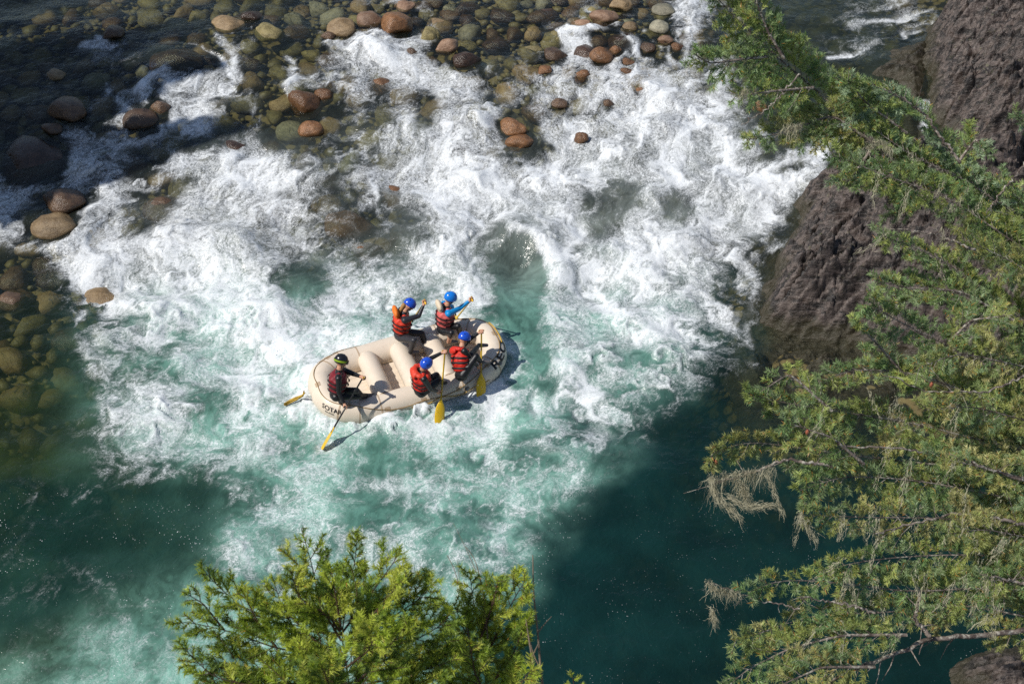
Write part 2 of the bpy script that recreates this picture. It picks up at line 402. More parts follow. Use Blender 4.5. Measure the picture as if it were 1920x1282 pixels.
rr = ((np.abs(sx) / 1.92) ** 3 + (np.abs(sy) / .93) ** 3) ** (1 / 3)
D = np.clip(D + .55 * np.exp(-((rr - 1.06) / .13) ** 2) * (.35 + .9 * patch) * (.6 + .5 * rg), 0, 1)
S = rank(.42 * bil + .22 * rg + .20 * rg2 + .22 * lic_m + .12 * lic_f)
core = sstep(-.26, .36, S - (1.20 - D)) * sstep(.30, .75, D)
mist = np.clip(sstep(.05, 1.15, D + .55 * (bil - .5) + .45 * (lic_m - .5) + .25 * (rg - .5)), 0, 1) * .40 * sstep(.12, .5, D)
foam = (1 - (1 - mist) * (1 - .76 * core)) * sstep(.01, .12, D)
vein = np.clip(sstep(.05, .55, D + .35 * (rg - .5)) * sstep(.02, .12, D) + .42 * sstep(.3, .65, A) * sstep(720, 860, V) * sstep(.25, .8, patch + .4 * (rg - .5)), 0, 1)
# surface relief
turb = np.clip(.22 + 1.0 * D, .2, 1.1) * sstep(-11, -6, Y)
bil_s = fbm(qx * 1.3, qy * 1.3, 2, 61, .4)
h = turb * (.62 * fbm(X * .45, Y * .55, 2, 71) + .16 * fbm(X * 1.15 + .15 * qx, Y * 1.3 + .15 * qy, 2, 75, .45)) + .02 * fbm(X * 2.2, Y * 3.0, 2, 79)
h += sstep(.15, .7, D) * (.06 * bil_s + .03 * (macro - .5) + .018 * (bil - .5)) + .015 * core
# standing-wave hole and crest beside the raft bow, drops under the upstream boulders
h += .22 * np.exp(-(seg_dist(U, V, [(955, 440), (1000, 448), (1050, 505)]) / 30) ** 2) - .22 * np.exp(-(((U - 975) / 50) ** 2 + ((V - 505) / 40) ** 2))
for bxp, byp, rr in ((455, 455, 38), (650, 415, 45), (770, 455, 40), (335, 110, 60), (700, 240, 40)):
    h += .16 * np.exp(-(((U - bxp) / rr) ** 2 + ((V - byp) / (rr * .7)) ** 2))
sx = (X - RAFT_C[0]) * RX[0] + (Y - RAFT_C[1]) * RX[1]; sy = (X - RAFT_C[0]) * RY[0] + (Y - RAFT_C[1]) * RY[1]
rr = ((np.abs(sx) / 1.92) ** 3 + (np.abs(sy) / .93) ** 3) ** (1 / 3)
inside = 1 - sstep(.90, 1.30, rr)
h = h * (1 - inside) + inside * (-.035 + .11 * sstep(.9, 1.06, rr) * (.5 + bil) + .25 * h)
h = np.where(rr < .88, np.minimum(h, -.03), h)
Z = water_level(Y) + h
# colour of the water body and how much of the bed shows
near_white = np.clip(A, 0, 1)
cold = np.stack([np.interp(U, [0, 300, 700, 1050, 1300], [.024, .012, .012, .005, .0040]), np.interp(U, [0, 300, 700, 1050, 1300], [.042, .042, .060, .029, .0225]), np.interp(U, [0, 300, 700, 1050, 1300], [.012, .022, .046, .027, .0200])], -1)
mottle = 1 + (.22 * (lic_m - .5) + .25 * (bil - .5)) * sstep(.05, .4, A) + (.35 + .10 * right_deep) * (patch - .5)
milk = np.stack([.19 + 0 * X, .405 + 0 * X, .325 + 0 * X], -1)
warm = (1 - sstep(430, 620, V + .5 * wv))[..., None]
milk = milk * (1 - warm) + np.array([.25, .285, .265], np.float32) * warm; cold = cold * (1 - warm) + np.array([.030, .040, .030], np.float32) * warm
lg = (left_deep * sstep(0, 60, U + 60))[..., None]; cold = cold * (1 - lg) + np.array([.0065, .031, .021], np.float32) * lg
am = np.clip(near_white * (.85 + .22 * (lic_m - .5) + .55 * (patch - .5)), 0, 1)[..., None]
body = cold * (1 - am) + milk * am
body *= mottle[..., None]
A = A * (1 - .45 * (1 - sstep(430, 620, V)))
opac = np.clip(np.maximum(.06 + .94 * (1 - np.exp(-.55 * np.maximum(depth - .25, 0) - .35 * np.maximum(depth - .8, 0))), sstep(.05, .7, A) * .9), 0, 1)
tint = np.exp(-np.stack([.42 + 0 * X, .34 + 0 * X, .66 + 0 * X], -1) * depth[..., None])
idx = np.arange(NX * NY, dtype=np.int32).reshape(NY, NX)
quads = np.stack([idx[:-1, :-1], idx[:-1, 1:], idx[1:, 1:], idx[1:, :-1]], -1).reshape(-1, 4)
wme = mesh_from('river_water', np.stack([X, Y, Z], -1).reshape(-1, 3), quads)
fattr(wme, 'foam', foam); fattr(wme, 'trail', np.clip(.10 + .90 * sstep(880, 1000, V + .25 * wv) * (1 - .70 * sstep(1000, 1150, U)) + .5 * sstep(.02, .2, D), 0, 1) * sstep(150, 260, V + 300 * (U > 1400))); fattr(wme, 'patch', patch); fattr(wme, 'vein', vein); fattr(wme, 'dens', D); fattr(wme, 'opac', opac); qa = wme.attributes.new('swirl', 'FLOAT_VECTOR', 'POINT'); qa.data.foreach_set('vector', np.stack([qx, qy, .35 * lic_m], -1).astype(np.float32).ravel()); cattr(wme, 'body', body.reshape(-1, 3)); cattr(wme, 'tint', tint.reshape(-1, 3))

t = NT('river water')
p = t.pos(); fo = t.attr('foam').outputs['Fac']; ve = t.attr('vein').outputs['Fac']; op = t.attr('opac').outputs['Fac']
sw = t.attr('swirl').outputs['Vector']
def lines(scale, width, det, dist):            # contour lines of a fractal noise read as threads of foam
    n = t.noise(sw, scale, det, .66, dist)
    return t.ramp(t.math('ABSOLUTE', t.math('SUBTRACT', n, .5)), t.math('MULTIPLY', width, t.math('ADD', .22, ve)), 0.0, 0.0, 1.0)
fn = t.noise(p, 22.0, 4, .65, .6); fn2 = t.noise(p, 70.0, 2, .6)
l1 = lines(1.15, .034, 6.0, .5); l2 = lines(2.7, .042, 5.0, .6); l3 = lines(7.0, .070, 4.0, .8); l4 = lines(15.0, .085, 3.0, .6)
th = t.math('MAXIMUM', t.math('MULTIPLY', l1, .95), t.math('MAXIMUM', t.math('MULTIPLY', l2, .90), t.math('MAXIMUM', t.math('MULTIPLY', l3, .62), t.math('MULTIPLY', l4, .45))))
grain = t.math('MULTIPLY', t.ramp(fn, .32, .60, .25, 1.0), t.ramp(fn2, .30, .58, .45, 1.0))
th = t.math('MULTIPLY', th, t.math('MULTIPLY', grain, t.math('POWER', ve, .8)))
gr = t.math('ADD', t.math('MULTIPLY', t.math('SUBTRACT', fn, .5), .9), t.math('MULTIPLY', t.math('SUBTRACT', fn2, .5), .9))
edge = t.math('MULTIPLY', fo, t.math('SUBTRACT', 1.25, fo))
f0 = t.math('ADD', fo, t.math('MULTIPLY', gr, t.math('MULTIPLY', edge, 1.35)), clamp=True)
dk = t.math('MAXIMUM', lines(2.1, .05, 5.0, .7), t.math('MULTIPLY', lines(5.2, .06, 4.0, .6), .7))     # open threads of water between the foam
f0 = t.math('MULTIPLY', f0, t.math('SUBTRACT', 1.0, t.math('MULTIPLY', dk, t.ramp(t.attr('patch').outputs['Fac'], .3, .8, .08, .62))))
f1 = t.math('SUBTRACT', 1.0, t.math('MULTIPLY', t.math('SUBTRACT', 1.0, f0), t.math('SUBTRACT', 1.0, th)))
# loose bubbles carried on the open water in drifting trails
band = t.ramp(t.noise(sw, 1.0, 6, .66, 1.2), .52, .63)
def specks(scale, lo, hi):
    vo = t.n('TexVoronoi', Vector=p, Scale=scale, Randomness=1.0)
    sel = t.ramp(t.n('SeparateColor', Color=vo.outputs['Color']).outputs[0], .45, .55)
    return t.math('MULTIPLY', t.ramp(vo.outputs['Distance'], lo, hi, 1.0, 0.0), sel)
speck = t.math('MULTIPLY', t.math('MAXIMUM', specks(11.0, .06, .12), t.math('MULTIPLY', specks(26.0, .10, .24), .8)), t.math('MULTIPLY', band, t.attr('trail').outputs['Fac']))
f2 = t.math('MAXIMUM', f1, t.math('MULTIPLY', speck, .9), clamp=True)
rip = t.noise(p, 7.0, 4, .55, .8)
nb = t.bump(rip, .42, .06)
dif = t.n('BsdfDiffuse', Color=t.attr('body').outputs['Color'], Normal=nb)
tra = t.n('BsdfTransparent', Color=t.attr('tint').outputs['Color'])
base = t.n('MixShader', i0=op, i1=tra.outputs[0], i2=dif.outputs[0])
fr = t.n('Fresnel', IOR=1.33, Normal=nb)
glo = t.n('BsdfGlossy', Roughness=.17, Color=(1, 1, 1, 1), Normal=nb)
surf = t.n('MixShader', i0=t.math('MULTIPLY', fr.outputs[0], .9), i1=base.outputs[0], i2=glo.outputs[0])
fb = t.bump(t.math('ADD', t.math('MULTIPLY', fn, .8), t.math('ADD', t.math('MULTIPLY', fn2, .25), t.math('MULTIPLY', th, .5))), .28, .02)
fcol = t.mix(fn, (.74, .785, .81), (.88, .89, .89))
fdi = t.n('BsdfDiffuse', Color=fcol, Normal=fb)
fin = t.n('MixShader', i0=f2, i1=surf.outputs[0], i2=fdi.outputs[0])
M_WATER = t.done(fin.outputs[0])
water = tag(link('river_water', wme, M_WATER), 'churning white and teal river water', kind='structure')
def water_z(x, y):
    i = int(np.clip((x - WX0) / DXg + .5, 0, NX - 1)); j = int(np.clip((y - WY0) / DYg + .5, 0, NY - 1)); return float(Z[j, i])

# ------------------------------------------------------------------ riverbed
bx_ = np.linspace(-24, 20, 260); by_ = np.linspace(-16, 24, 240); BX, BY = np.meshgrid(bx_, by_)
bz = water_level(BY) - bed_depth(BX, BY) - .05 + .05 * fbm(BX * 1.5, BY * 1.5, 3, 90)
bi = np.arange(BX.size).reshape(BX.shape)
bed = mesh_from('riverbed', np.stack([BX, BY, bz], -1).reshape(-1, 3), np.stack([bi[:-1, :-1], bi[:-1, 1:], bi[1:, 1:], bi[1:, :-1]], -1).reshape(-1, 4))
t = NT('riverbed gravel'); p = t.pos()
v1 = t.n('TexVoronoi', Vector=p, Scale=5.0, Randomness=1.0); v2 = t.n('TexVoronoi', Vector=p, Scale=12.0, Randomness=1.0)
c1 = t.mix(t.noise(v1.outputs['Color'], 3.0), rgb(84, 72, 46), rgb(150, 134, 92)); c2 = t.mix(t.ramp(v1.outputs['Distance'], .38, .62), c1, rgb(34, 32, 24))
bb = t.n('BsdfPrincipled', Base_Color=c2, Roughness=.6, Normal=t.bump(t.math('ADD', v1.outputs['Distance'], v2.outputs['Distance']), -.8, .12))
M_BED = t.done(bb.outputs[0])
riverbed = tag(link('riverbed', bed, M_BED), kind='structure')
# ------------------------------------------------------------------ stones
def stone_mesh(name, seed, sub=3, rough=.30):
    bm = bmesh.new(); bmesh.ops.create_icosphere(bm, subdivisions=sub, radius=1.0)
    o = Vector((seed * 3.7, seed * 1.9, seed * 5.3)); r = random.Random(seed)
    planes = [(Vector((r.gauss(0, 1), r.gauss(0, 1), r.gauss(0, 1))).normalized(), r.uniform(.66, .92)) for _ in range(7)]
    for v in bm.verts:
        n = v.co.normalized(); d = 1 + rough * mnoise.noise(n * .9 + o) * 1.6 + rough * .45 * mnoise.noise(n * 2.4 + o) + .03 * mnoise.noise(n * 7 + o)
        q = n * d
        for pn, pd in planes:                     # water-worn flats
            e = q.dot(pn) - pd
            if e > 0: q -= pn * e * .75
        v.co = q
    me = bpy.data.meshes.new(name); bm.to_mesh(me); bm.free()
    me.polygons.foreach_set('use_smooth', np.ones(len(me.polygons), bool)); return me
def stone_mat(name, c1, c2, c3, wet=.35):
    t = NT(name); p = t.obj(); oi = t.n('ObjectInfo'); w = t.n('VectorMath', p_operation='ADD', i0=p); t.t.links.new(oi.outputs['Location'], w.inputs[1]); q = w.outputs[0]
    a = t.noise(q, 2.2, 5, .6, .4); b = t.noise(q, 16, 4, .7); c = t.n('TexVoronoi', Vector=q, Scale=11.0)
    col = t.mix(t.ramp(a, .35, .65), c1, c2); col = t.mix(t.ramp(b, .52, .72), col, c3)
    col = t.mix(t.math('MULTIPLY', t.ramp(c.outputs['Distance'], .05, .22, 1.0, 0.0), .75), col, (.02, .016, .012))
    hv = t.n('HueSaturation', Color=col, Saturation=1.0); t.t.links.new(t.math('ADD', .7, t.math('MULTIPLY', oi.outputs['Random'], .6)), hv.inputs['Value'])
    s = t.n('BsdfPrincipled', Base_Color=hv.outputs[0], Roughness=wet, Normal=t.bump(t.math('ADD', a, t.math('MULTIPLY', b, .5)), .6, .05))
    return t.done(s.outputs[0])
MS = {
    'tan': stone_mat('tan river stone', rgb(120, 98, 68), rgb(150, 126, 92), rgb(176, 156, 122), .45),
    'orange': stone_mat('orange river stone', rgb(96, 66, 40), rgb(128, 90, 58), rgb(152, 118, 84), .3),
    'brown': stone_mat('brown river stone', rgb(74, 56, 42), rgb(100, 78, 58), rgb(124, 102, 80), .3),
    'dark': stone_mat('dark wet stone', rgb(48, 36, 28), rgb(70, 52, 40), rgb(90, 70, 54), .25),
    'pink': stone_mat('pinkish river stone', rgb(122, 92, 70), rgb(148, 118, 94), rgb(172, 146, 120), .4),
    'olive': stone_mat('olive river stone', rgb(100, 90, 56), rgb(132, 120, 78), rgb(164, 150, 106), .5),
    'grey': stone_mat('grey river stone', rgb(116, 112, 94), rgb(148, 142, 120), rgb(176, 170, 148), .5),
}
STM = [stone_mesh('stone', 11 + k) for k in range(7)]
SMALL = [stone_mesh('cobble', 40 + k, 2) for k in range(6)]
def with_mat(me, mk, cache={}):
    k = (me.name, mk)
    if k not in cache:
        m = me.copy(); m.materials.clear(); m.materials.append(MS[mk]); cache[k] = m
    return cache[k]
bo_xyr = []
for k, (x, y, rx, ry, mk, lift, lab) in enumerate(BOULDERS):
    P = on_water(x, y); _, _, dep = project(P); r = rx / FOC * dep
    rz = max(.55 * r, min(.95 * r, ry / FOC * dep * 1.0)); ryy = r * random.uniform(.75, .95)
    o = link('boulder', with_mat(STM[k % 7], mk)); zc = P[2] + (lift - .27) * r
    P = at_z(x, y, zc)
    o.location = (P[0], P[1], zc); o.scale = (r * 1.08, ryy, rz); o.rotation_euler = (random.uniform(-.15, .15), random.uniform(-.15, .15), random.uniform(-.5, .5))
    tag(o, lab, 'boulder', 'boulders in the rapids'); bo_xyr.append((P[0], P[1], r))
# cobbles on the bed: the 300 that show best as parts of the bed, the rest one mass
NC = 22000; pu = RNG.uniform(size=NC); cu_ = np.where(pu < .62, RNG.uniform(-60, 1700, NC), np.where(pu < .9, RNG.uniform(-60, 260, NC), RNG.uniform(500, 900, NC))); cv_ = np.where(pu < .62, RNG.uniform(-60, 330, NC), np.where(pu < .9, RNG.uniform(380, 960, NC), RNG.uniform(330, 480, NC)))
rd = FWD[None] + np.array([1.0, 0, 0])[None] * ((cu_ - 960) / FOC)[:, None] - UPV[None] * ((cv_ - 641) / FOC)[:, None]; zz = np.zeros(NC)
for _ in range(10): CP = CAM + rd * ((zz - CAM[2]) / rd[:, 2])[:, None]; zz = water_level(CP[:, 1])
cr = .08 + .34 * RNG.uniform(size=NC) ** 2.4; cdp = bed_depth(CP[:, 0], CP[:, 1]); cand = []; acc = np.array([[a, b_, c_ * 1.02] for a, b_, c_ in bo_xyr])
order = np.argsort(-cr * RNG.uniform(.35, 1, NC)); acc = np.concatenate([acc, np.zeros((2400, 3))]); na = len(bo_xyr)
for q in order:
    if cdp[q] > 1.3 or len(cand) >= 2200: continue
    x, y, r = CP[q, 0], CP[q, 1], cr[q]; A_ = acc[:na]
    if (((A_[:, 0] - x) ** 2 + (A_[:, 1] - y) ** 2) < (.74 * (A_[:, 2] + r)) ** 2).any(): continue
    acc[na] = (x, y, r); na += 1
    i = int((x - WX0) / DXg); j = int((y - WY0) / DYg); fv = foam[j, i] if 0 <= i < NX and 0 <= j < NY else 1
    cand.append((x, y, r, float(cdp[q]), (1 - fv) * r * math.exp(-cdp[q])))
cand.sort(key=lambda c: -c[4])
stV, stF, off = [], [], 0
TINY = stone_mesh('gravel', 77, 1); sv = np.array([v.co[:] for v in TINY.vertices], np.float32); sf = np.array([p.vertices[:] for p in TINY.polygons], np.int32)
for k, (x, y, r, d, sc) in enumerate(cand):
    rz = r * random.uniform(.5, .75); z = float(water_level(y)) - d + rz * .35
    z = min(z, float(water_level(y)) - rz * .35)
    rot = random.uniform(-math.pi, math.pi); el = random.uniform(.65, .95)
    if k < 290:
        mk = random.choices(['olive', 'grey', 'tan', 'brown', 'dark'], [4, 2, 4, 3, 2])[0]
        o = link('cobble', with_mat(SMALL[k % 6], mk), parent=riverbed)
        o.location = (x, y, z); o.scale = (r, r * el, rz); o.rotation_euler = (random.uniform(-.2, .2), random.uniform(-.2, .2), rot)
    else:
        q = sv * np.array([r, r * el, rz]); c, s = math.cos(rot), math.sin(rot)
        stV.append(np.stack([q[:, 0] * c - q[:, 1] * s + x, q[:, 0] * s + q[:, 1] * c + y, q[:, 2] + z], -1)); stF.append(sf + off); off += len(sv)
me = mesh_from('gravel', np.concatenate(stV), np.concatenate(stF)); tag(link('gravel', me, MS['olive'], riverbed), kind='stuff')

# ------------------------------------------------------------------ far left bank, outside the picture: an unseen slope with firs added to shade the upper left of the river
bxl = np.linspace(-46, -18.6, 50); byl = np.linspace(-8, 34, 70); LX, LY = np.meshgrid(bxl, byl)
LZ = -.6 + 5.5 * sstep(-19, -34, LX) + .9 * fbm(LX * .2, LY * .2, 4, 120)
li = np.arange(LX.size).reshape(LX.shape); lm = mesh_from('left_bank', np.stack([LX, LY, LZ], -1).reshape(-1, 3), np.stack([li[:-1, :-1], li[:-1, 1:], li[1:, 1:], li[1:, :-1]], -1).reshape(-1, 4))
tag(link('left_bank', lm, plain('forest floor', rgb(70, 62, 46), .9, .3, 2.0)), kind='structure')
M_FAR = plain('dark fir foliage', (.035, .07, .025), .6, .3, 3.0); M_FARB = plain('dark fir bark', rgb(70, 56, 46), .9, .2)
def shade_fir(px, py, H, R, n, label):
    S_ = on_water(px, py); hd = -SUN_DIR[:2]; q = S_[:2] - hd * (H / math.tan(SUN_EL)); x, y = float(q[0]), float(q[1]); z0 = -.6 + 5.5 * float(sstep(-19, -34, x))
    root = empty('fir_tree', (x, y, z0)); tag(root, label, 'tree', 'unseen firs added on the far left bank')
    f = RNG.uniform(0.12, 1, n) ** .8; rad = R * (1 - f) * np.sqrt(RNG.uniform(.05, 1, n)) * (.75 + .5 * np.sin(f * 40) ** 2) + .1; a = RNG.uniform(0, 2 * np.pi, n)
    c = np.stack([rad * np.cos(a), rad * np.sin(a), f * (H - z0) - .18 * rad], -1); s1 = RNG.normal(size=(n, 3)); s1 /= np.linalg.norm(s1, axis=1, keepdims=True); s2 = np.cross(s1, RNG.normal(size=(n, 3))); s2 /= np.linalg.norm(s2, axis=1, keepdims=True); e = RNG.uniform(.10, .26, (n, 1))
    V_ = np.stack([c - s1 * e, c + s2 * e * .8, c + s1 * e], 1).reshape(-1, 3); link('crown', mesh_from('crown', V_, np.arange(3 * n).reshape(-1, 3), False), M_FAR, root)
    k = np.linspace(0, 1, 8); aa = np.arange(8) * math.pi / 4; TV = np.stack([np.stack([(.24 * (1 - .85 * kk)) * np.cos(aa), (.24 * (1 - .85 * kk)) * np.sin(aa), np.full(8, kk * (H - z0))], -1) for kk in k]); ti = np.arange(64).reshape(8, 8); ti = np.concatenate([ti, ti[:, :1]], 1)
    link('trunk', mesh_from('trunk', TV.reshape(-1, 3), np.stack([ti[:-1, :-1], ti[:-1, 1:], ti[1:, 1:], ti[1:, :-1]], -1).reshape(-1, 4)), M_FARB, root)
ORD = ['nearest', 'second', 'third', 'furthest upstream', 'next upstream', 'tallest', 'by the top edge', 'at the shade edge', 'above the water lip', 'by the left foam', 'over the brown boulder', 'over the shallows', 'over the black boulder', 'past the top edge', 'over the round boulder']
for k, (px, py, H, R, n) in enumerate(((340, 160, 15, 3.6, 11000), (200, 230, 14, 3.6, 11000), (60, 220, 13.5, 3.6, 11000), (30, 110, 14, 3.6, 11000), (380, 60, 15, 3.6, 11000), (500, 215, 16, 3.0, 9000), (400, 20, 17, 3.2, 9000), (330, 285, 15, 3.0, 9000), (455, 110, 17, 3.0, 9000), (215, 320, 14.5, 3.2, 9000), (270, 150, 15, 3.4, 10000), (120, 60, 14, 3.4, 9000), (90, 310, 14, 3.2, 9000), (250, -60, 16, 3.4, 9000), (120, 180, 13.5, 3.2, 9000))):
    shade_fir(px, py, H, R, n, ('unseen dark fir added to shade the upper left of the river, ' + ORD[k]))

# ------------------------------------------------------------------ rock outcrops on the right bank
def poly_sd(x, y, pts):
    n = len(pts); d = np.full(x.shape, 1e9); ins = np.zeros(x.shape, bool)
    for k in range(n):
        x0, y0 = pts[k]; x1, y1 = pts[(k + 1) % n]; ex, ey = x1 - x0, y1 - y0
        tt = np.clip(((x - x0) * ex + (y - y0) * ey) / (ex * ex + ey * ey), 0, 1); d = np.minimum(d, np.hypot(x - x0 - tt * ex, y - y0 - tt * ey))
        c = ((y0 > y) != (y1 > y)); xi = x0 + (y - y0) / (ey if abs(ey) > 1e-9 else 1e-9) * ex; ins ^= c & (x < xi)
    return np.where(ins, d, -d)
t = NT('layered dark rock'); p = t.pos()
rotp = t.n('Mapping', Vector=p); rotp.inputs['Rotation'].default_value = (0, .35, math.radians(-26)); rotp.inputs['Scale'].default_value = (1, 5, 3)
s1 = t.noise(rotp.outputs[0], 1.6, 6, .65, .5); s2 = t.noise(p, 14, 5, .7); s3 = t.noise(p, 2.0, 4, .6)
c = t.mix(t.ramp(s1, .40, .62), rgb(29, 25, 23), rgb(98, 87, 81)); c = t.mix(t.math('MULTIPLY', t.ramp(s2, .52, .75), .6), c, rgb(146, 134, 124))
c = t.mix(t.math('MULTIPLY', t.ramp(s3, .55, .72), .55), c, rgb(62, 46, 34))
hh = t.n('SeparateXYZ', Vector=p).outputs[2]; up = t.n('SeparateXYZ', Vector=t.n('NewGeometry').outputs['Normal']).outputs[2]
at = t.attr('above').outputs['Fac']
moss = t.math('MULTIPLY', t.ramp(t.math('ADD', at, t.math('MULTIPLY', s3, -.8)), -.32, .12, 1.0, 0.0), .8)
c = t.mix(moss, c, rgb(52, 48, 26))
lich = t.math('MULTIPLY', t.ramp(t.noise(p, 5.5, 5, .7), .60, .72), t.ramp(at, .4, 1.0)); c = t.mix(t.math('MULTIPLY', lich, .5), c, rgb(120, 122, 84))
bs = t.n('BsdfPrincipled', Base_Color=c, Roughness=.48, Normal=t.bump(t.math('ADD', t.math('MULTIPLY', s1, 1.6), t.math('MULTIPLY', s2, .5)), 1.0, .045))
M_ROCK = t.done(bs.outputs[0])
def outcrop(name, pix, H, fall, seed, label, res=.030, strata=.27, tilt=(0, 0), low=.5):
    pts = [tuple(on_water(*q)[:2]) for q in pix]; xs = [q[0] for q in pts]; ys = [q[1] for q in pts]
    ax = np.arange(min(xs) - .6, max(xs) + .6, res); ay = np.arange(min(ys) - .6, max(ys) + .6, res); gx_, gy_ = np.meshgrid(ax, ay)
    w1 = .45 * fbm(gx_ * .8, gy_ * .8, 4, seed); w2 = .45 * fbm(gx_ * .8, gy_ * .8, 4, seed + 5)
    d = poly_sd(gx_ + .6 * w1, gy_ + .6 * w2, pts)
    a = .9 * gx_ + .436 * gy_; b = .9 * gy_ - .436 * gx_          # strata run along a
    b2 = b + .25 * w1 + .10 * fbm(a * 1.3, b * 1.3, 3, seed + 8)
    st = .5 * ridged(a * .35, b2 * 1.9, 4, seed + 11) + .35 * ridged(a * .9, b2 * 4.6, 3, seed + 14) + .2 * ridged(a * 2.2, b2 * 9, 2, seed + 17)
    saw = (b2 * 1.7 + .6 * fbm(a * .5, b2 * .6, 2, seed + 21)) % 1.0          # broken steps
    saw2 = (b2 * 5.1 + .8 * fbm(a * .7, b2, 2, seed + 24)) % 1.0
    blk = sstep(-.1, .25, fbm(a * .9, b2 * 1.2, 2, seed + 41)); blk2 = np.round(4 * fbm(a * .7 + .3 * w2, b2 * 1.5, 3, seed + 44)) / 3 + .5 * np.round(3 * fbm(a * 2.1, b2 * 4.5, 2, seed + 47)) / 3
    ca = np.floor(a * 2.3 + 1.2 * fbm(a * .8, b2 * .8, 2, seed + 51)); cb = np.floor(b2 * 5.2 + 1.4 * fbm(a * .9, b2 * .9, 2, seed + 54)); cell = np.sin(ca * 127.1 + cb * 311.7) * 43758.5; crag = cell - np.floor(cell)
    ca2 = np.floor(a * 5.5 + .8 * fbm(a * 2, b2 * 2, 2, seed + 57)); cb2 = np.floor(b2 * 11 + .9 * fbm(a * 2, b2 * 2, 2, seed + 60)); cell = np.sin(ca2 * 269.5 + cb2 * 183.3) * 43758.5; crag = crag + .45 * (cell - np.floor(cell)); tw = ((a * 2.3) % 1.0) * .25; crag = crag + tw
    up_ = np.where(d > 0, H * (1 - np.exp(-np.maximum(d, 0) / fall)), .9 * d)
    z = water_level(gy_) - .12 + up_ + strata * sstep(-.4, .6, d) * (1.2 * (st - .6) + 1.7 * saw * (.25 + 1.2 * blk) + .6 * saw2 + .95 * blk2 + .55 * crag + .38 * fbm(gx_ * 6, gy_ * 6, 3, seed + 27)) + tilt[0] * np.maximum(gx_ - min(xs), 0) * sstep(0, 1, d) + tilt[1] * (gy_ - min(ys)) * sstep(0, 1, d)
    jit = sstep(-.2, .4, d); gx2 = gx_ + .06 * jit * fbm(gx_ * 4, gy_ * 4, 3, seed + 31); gy2 = gy_ + .06 * jit * fbm(gx_ * 4, gy_ * 4, 3, seed + 35)
    keep = d > -low; ii = np.arange(gx_.size).reshape(gx_.shape)
    kq = keep[:-1, :-1] & keep[:-1, 1:] & keep[1:, 1:] & keep[1:, :-1]
    q = np.stack([ii[:-1, :-1], ii[:-1, 1:], ii[1:, 1:], ii[1:, :-1]], -1)[kq]
    us = np.unique(q); rm = np.zeros(gx_.size, np.int32); rm[us] = np.arange(len(us))
    me = mesh_from(name, np.stack([gx2, gy2, z], -1).reshape(-1, 3)[us], rm[q], False); fattr(me, 'above', (z - water_level(gy_)).ravel()[us])
    return tag(link(name, me, M_ROCK), label, 'rock')
outcrop('rock_outcrop', [(1424, 606), (1430, 560), (1450, 512), (1482, 452), (1505, 405), (1495, 380), (1535, 345), (1590, 330), (1680, 345), (1800, 360), (2050, 350), (2120, 760), (1900, 740), (1780, 705), (1680, 680), (1600, 645), (1490, 628)],
        1.5, 1.5, 100, 'dark layered rock slab rising from the pool behind the boughs', tilt=(.22, 0))
outcrop('rock_outcrop', [(1752, 52), (1800, 32), (1880, -30), (2150, -90), (2200, 330), (1920, 345), (1840, 318), (1775, 262), (1742, 215), (1750, 160), (1722, 118)],
        1.6, 1.3, 200, 'tall grey-brown rock face in the upper right corner', tilt=(.30, 0))
outcrop('rock_outcrop', [(1628, 138), (1672, 92), (1740, 70), (1745, 120), (1735, 180), (1712, 215), (1690, 165)],
        .35, .5, 300, 'low mossy rock with water spilling past, beside the tall rock face', strata=.10)
outcrop('rock_outcrop', [(1762, 1262), (1800, 1222), (1860, 1205), (2150, 1195), (2400, 1700), (1780, 1600)],
        .5, .8, 400, 'purple-grey rocks below the lichen-covered dead limb', strata=.14)
outcrop('rock_outcrop', [(1395, 640), (1500, 632), (1640, 650), (1680, 720), (1560, 790), (1440, 760)],
        -.35, .5, 500, 'brown rock shelf drowned at the foot of the layered slab', strata=.12)
# ------------------------------------------------------------------ raft (local frame: x to the bow, y to the far side, z up from the waterline)
RAFT = empty('inflatable_raft', RAFT_C.tolist(), (math.radians(2.0), math.radians(-1.5), RAFT_A))
tag(RAFT, 'beige inflatable river raft carrying five people through the rapid', 'raft')
bpy.context.view_layer.update()
RM = RAFT.matrix_world.copy()
HS, EA, EB, TR = .93, .75, .69, .248          # straight half-length, end ellipse, tube radius
loop = []
for k in range(160):
    a = 2 * math.pi * k / 160
    loop.append(((HS if math.cos(a) >= 0 else -HS) * min(1, abs(math.cos(a)) * 3.0) + EA * math.cos(a) * abs(math.cos(a)) ** .15, EB * math.copysign(abs(math.sin(a)) ** .72, math.sin(a))))
loop = np.array(loop)
